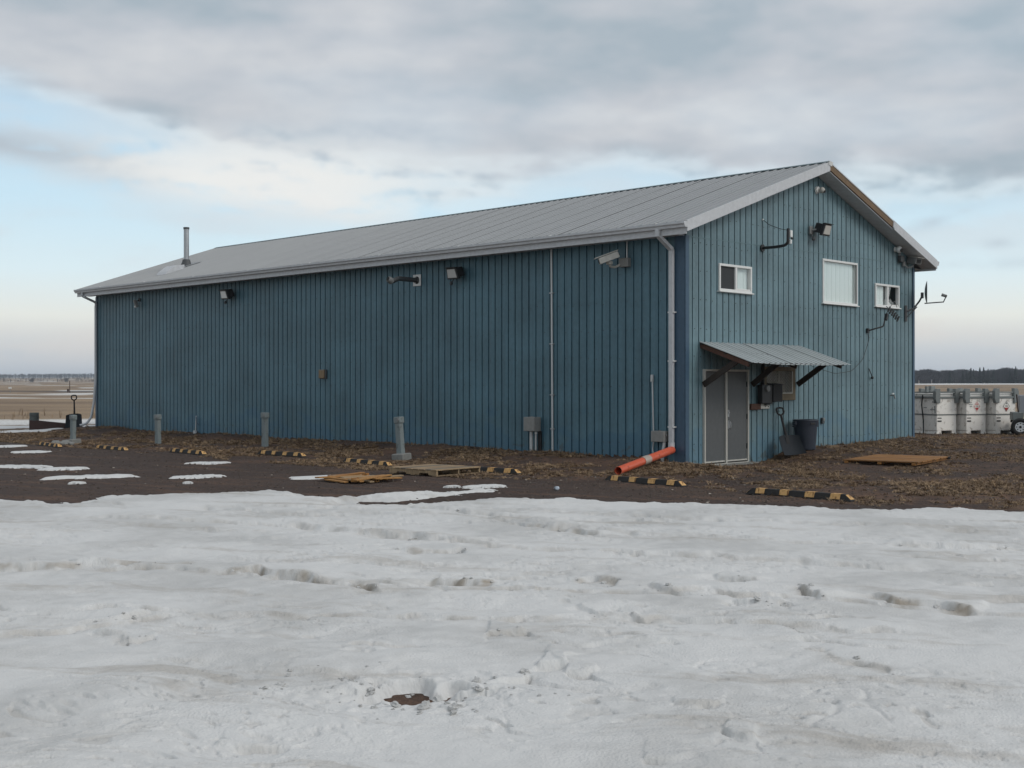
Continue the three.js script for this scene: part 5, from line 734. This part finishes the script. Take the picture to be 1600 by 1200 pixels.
// ---------------------------------------------------------------- far trees
function bareTree(seed, hgt) { const r = rng(seed), g = mb(); g.rod([0, 0, 0], [0, hgt * 0.9, 0], 0.16, 0.03, 5); for (let i = 0; i < 22; i++) { const y = hgt * (0.18 + 0.7 * r()), a = r() * 6.283, l = hgt * (0.16 + 0.22 * r()) * (1.1 - y / hgt * 0.6), e = 0.5 + r() * 0.7; const p = [Math.cos(a) * l * Math.cos(e), y + l * Math.sin(e), Math.sin(a) * l * Math.cos(e)]; g.rod([0, y, 0], p, 0.07, 0.025, 3); for (let k = 0; k < 3; k++) { const b = a + (r() - 0.5) * 2, q = 0.4 + r() * 0.5; g.rod([p[0] * q, mix(y, p[1], q), p[2] * q], [p[0] * q + Math.cos(b) * l * 0.4, mix(y, p[1], q) + l * 0.4, p[2] * q + Math.sin(b) * l * 0.4], 0.04, 0.02, 3); } } return boxUV(mergeGeometries(g.g)); }
function spruceCrown(seed, hgt) { const r = rng(seed), pos = []; for (let i = 0; i < 420; i++) { const v = Math.pow(r(), 0.8), y = hgt * (0.08 + 0.92 * v), R = hgt * 0.25 * (1 - v) * (0.75 + 0.5 * r()) + 0.12, a = r() * 6.283, x = Math.cos(a) * R, z = Math.sin(a) * R, w = 0.3 + 0.4 * (1 - v), ux = -Math.sin(a) * w, uz = Math.cos(a) * w; pos.push(x * 0.1, y + 0.35, z * 0.1, x + ux, y - 0.25 * R, z + uz, x - ux, y - 0.25 * R, z - uz); } const g = new THREE.BufferGeometry(); g.setAttribute('position', new THREE.BufferAttribute(new Float32Array(pos), 3)); g.setAttribute('uv', new THREE.BufferAttribute(new Float32Array(pos.length / 3 * 2), 2)); g.computeVertexNormals(); return g; }
const farAt = (px, d) => { const t = (px - 800) / 1909.5; return [C0[0] + d * (Math.sin(YAW) + t * Math.cos(YAW)), C0[1] + d * (-Math.cos(YAW) + t * Math.sin(YAW))]; };
{
  const bark = new THREE.MeshStandardMaterial({ color: 0xffffff, roughness: 0.95 }), needle = std([0.018, 0.026, 0.024], 0.9, { side: THREE.DoubleSide });
  const wood = (name, label, n, pick, seed, geo) => { const im = new THREE.InstancedMesh(geo, bark, n), r = rng(seed), m = new THREE.Matrix4(), q = new THREE.Quaternion(), c = new THREE.Color(); for (let i = 0; i < n; i++) { const [x, z, s, col] = pick(r); q.setFromAxisAngle(V(0, 1, 0), r() * 6.283); m.compose(V(x, groundH(x, z) - 0.3, z), q, V(s * (1.0 + 0.5 * r()), s, s * (1.0 + 0.5 * r()))); im.setMatrixAt(i, m); im.setColorAt(i, c.setRGB(...col)); } im.name = name; im.castShadow = im.receiveShadow = true; tag(im, label, null, null, 'stuff'); scene.add(im); };
  const g1 = bareTree(5, 9);
  wood('far_wood', 'grey leafless wood along the horizon behind the fuel tanks', 4200, r => { const px = 1340 + r() * 800, d = 880 + r() * 90 + 20 * Math.sin(px * 0.03), [x, z] = farAt(px, d), l = 0.7 + 0.5 * r(), lo = 1.08 + 0.40 * fbm(px * 0.02, 3, 3) + 0.18 * r(); return [x, z, lo, [0.060 * l, 0.062 * l, 0.070 * l]]; }, 12, g1);
  wood('far_wood_001', 'distant hazy wooded ridge beyond the open field', 3400, r => { const px = -650 + r() * 1050, d = 2300 + r() * 1500, [x, z] = farAt(px, d), l = 0.7 + 0.5 * r(); return [x, z, 0.9 + 0.5 * r(), [0.05 * l, 0.056 * l, 0.065 * l]]; }, 44, g1);
  wood('far_wood_002', 'broken line of bare trees at the far edge of the field', 420, r => { const u = r(), px = -250 + u * 520 + 12 * Math.sin(u * 60), d = 1250 + r() * 260, [x, z] = farAt(px, d), l = 0.7 + 0.5 * r(); return [x, z, 0.35 + 0.45 * r() * r(), [0.06 * l, 0.06 * l, 0.066 * l]]; }, 71, g1);
  const crowns = [spruceCrown(3, 11), spruceCrown(8, 11)], trunk = mb().rod([0, 0, 0], [0, 10.4, 0], 0.18, 0.03, 6);
  const tg = boxUV(trunk.g[0]); const seen = [[1505, 0.86], [1511, 0.92], [1517, 1.02], [1521, 0.93], [1531, 1.05], [1537, 1.06], [1544, 0.95], [1552, 0.84], [1587, 1.10], [1578, 0.86], [1484, 0.86]];
  seen.forEach(([px, s], i) => { const d = 862 + (i * 37 % 17), [x, z] = farAt(px, d), t = thing('spruce_tree', 'dark pointed spruce rising out of the far leafless wood', 'spruce tree', [x, groundH(x, z) - 0.2, z], i * 1.3, 'spruces in the far wood'); t.scale.setScalar(s); const a = new THREE.Mesh(tg, M.darkWood); a.name = 'trunk'; const b = new THREE.Mesh(crowns[i % 2], needle); b.name = 'crown'; for (const m of [a, b]) { m.castShadow = m.receiveShadow = true; t.add(m); } });
}
{ // pole and post by the far road
  const [x, z] = farAt(109, 236), t = thing('utility_pole', 'thin lone pole standing by the dark road across the field', 'pole', [x, groundH(x, z), z]); mb().rod([0, 0, 0], [0, 2.3, 0], 0.08, 0.06, 8).build('shaft', M.rust, t); mb().rbox(0.35, 0.5, 0.2, [-0.35, 0.5, 0]).rod([-0.35, 0, 0], [-0.35, 0.5, 0], 0.05).build('marker_box', M.rust, t);
  const [x2, z2] = farAt(16, 232), s = thing('road_sign', 'small white sign on a post by the far road', 'sign', [x2, groundH(x2, z2), z2], -YAW); mb().rod([0, 0, 0], [0, 1.0, 0], 0.05, 0.05, 6).build('signpost', M.grey, s); mb().rbox(0.62, 0.30, 0.03, [0, 1.0, 0.06]).build('panel', M.white, s);
}
scene.fog = new THREE.FogExp2(new THREE.Color(0.72, 0.79, 0.88), 0.00014);
renderer.render(scene, camera);
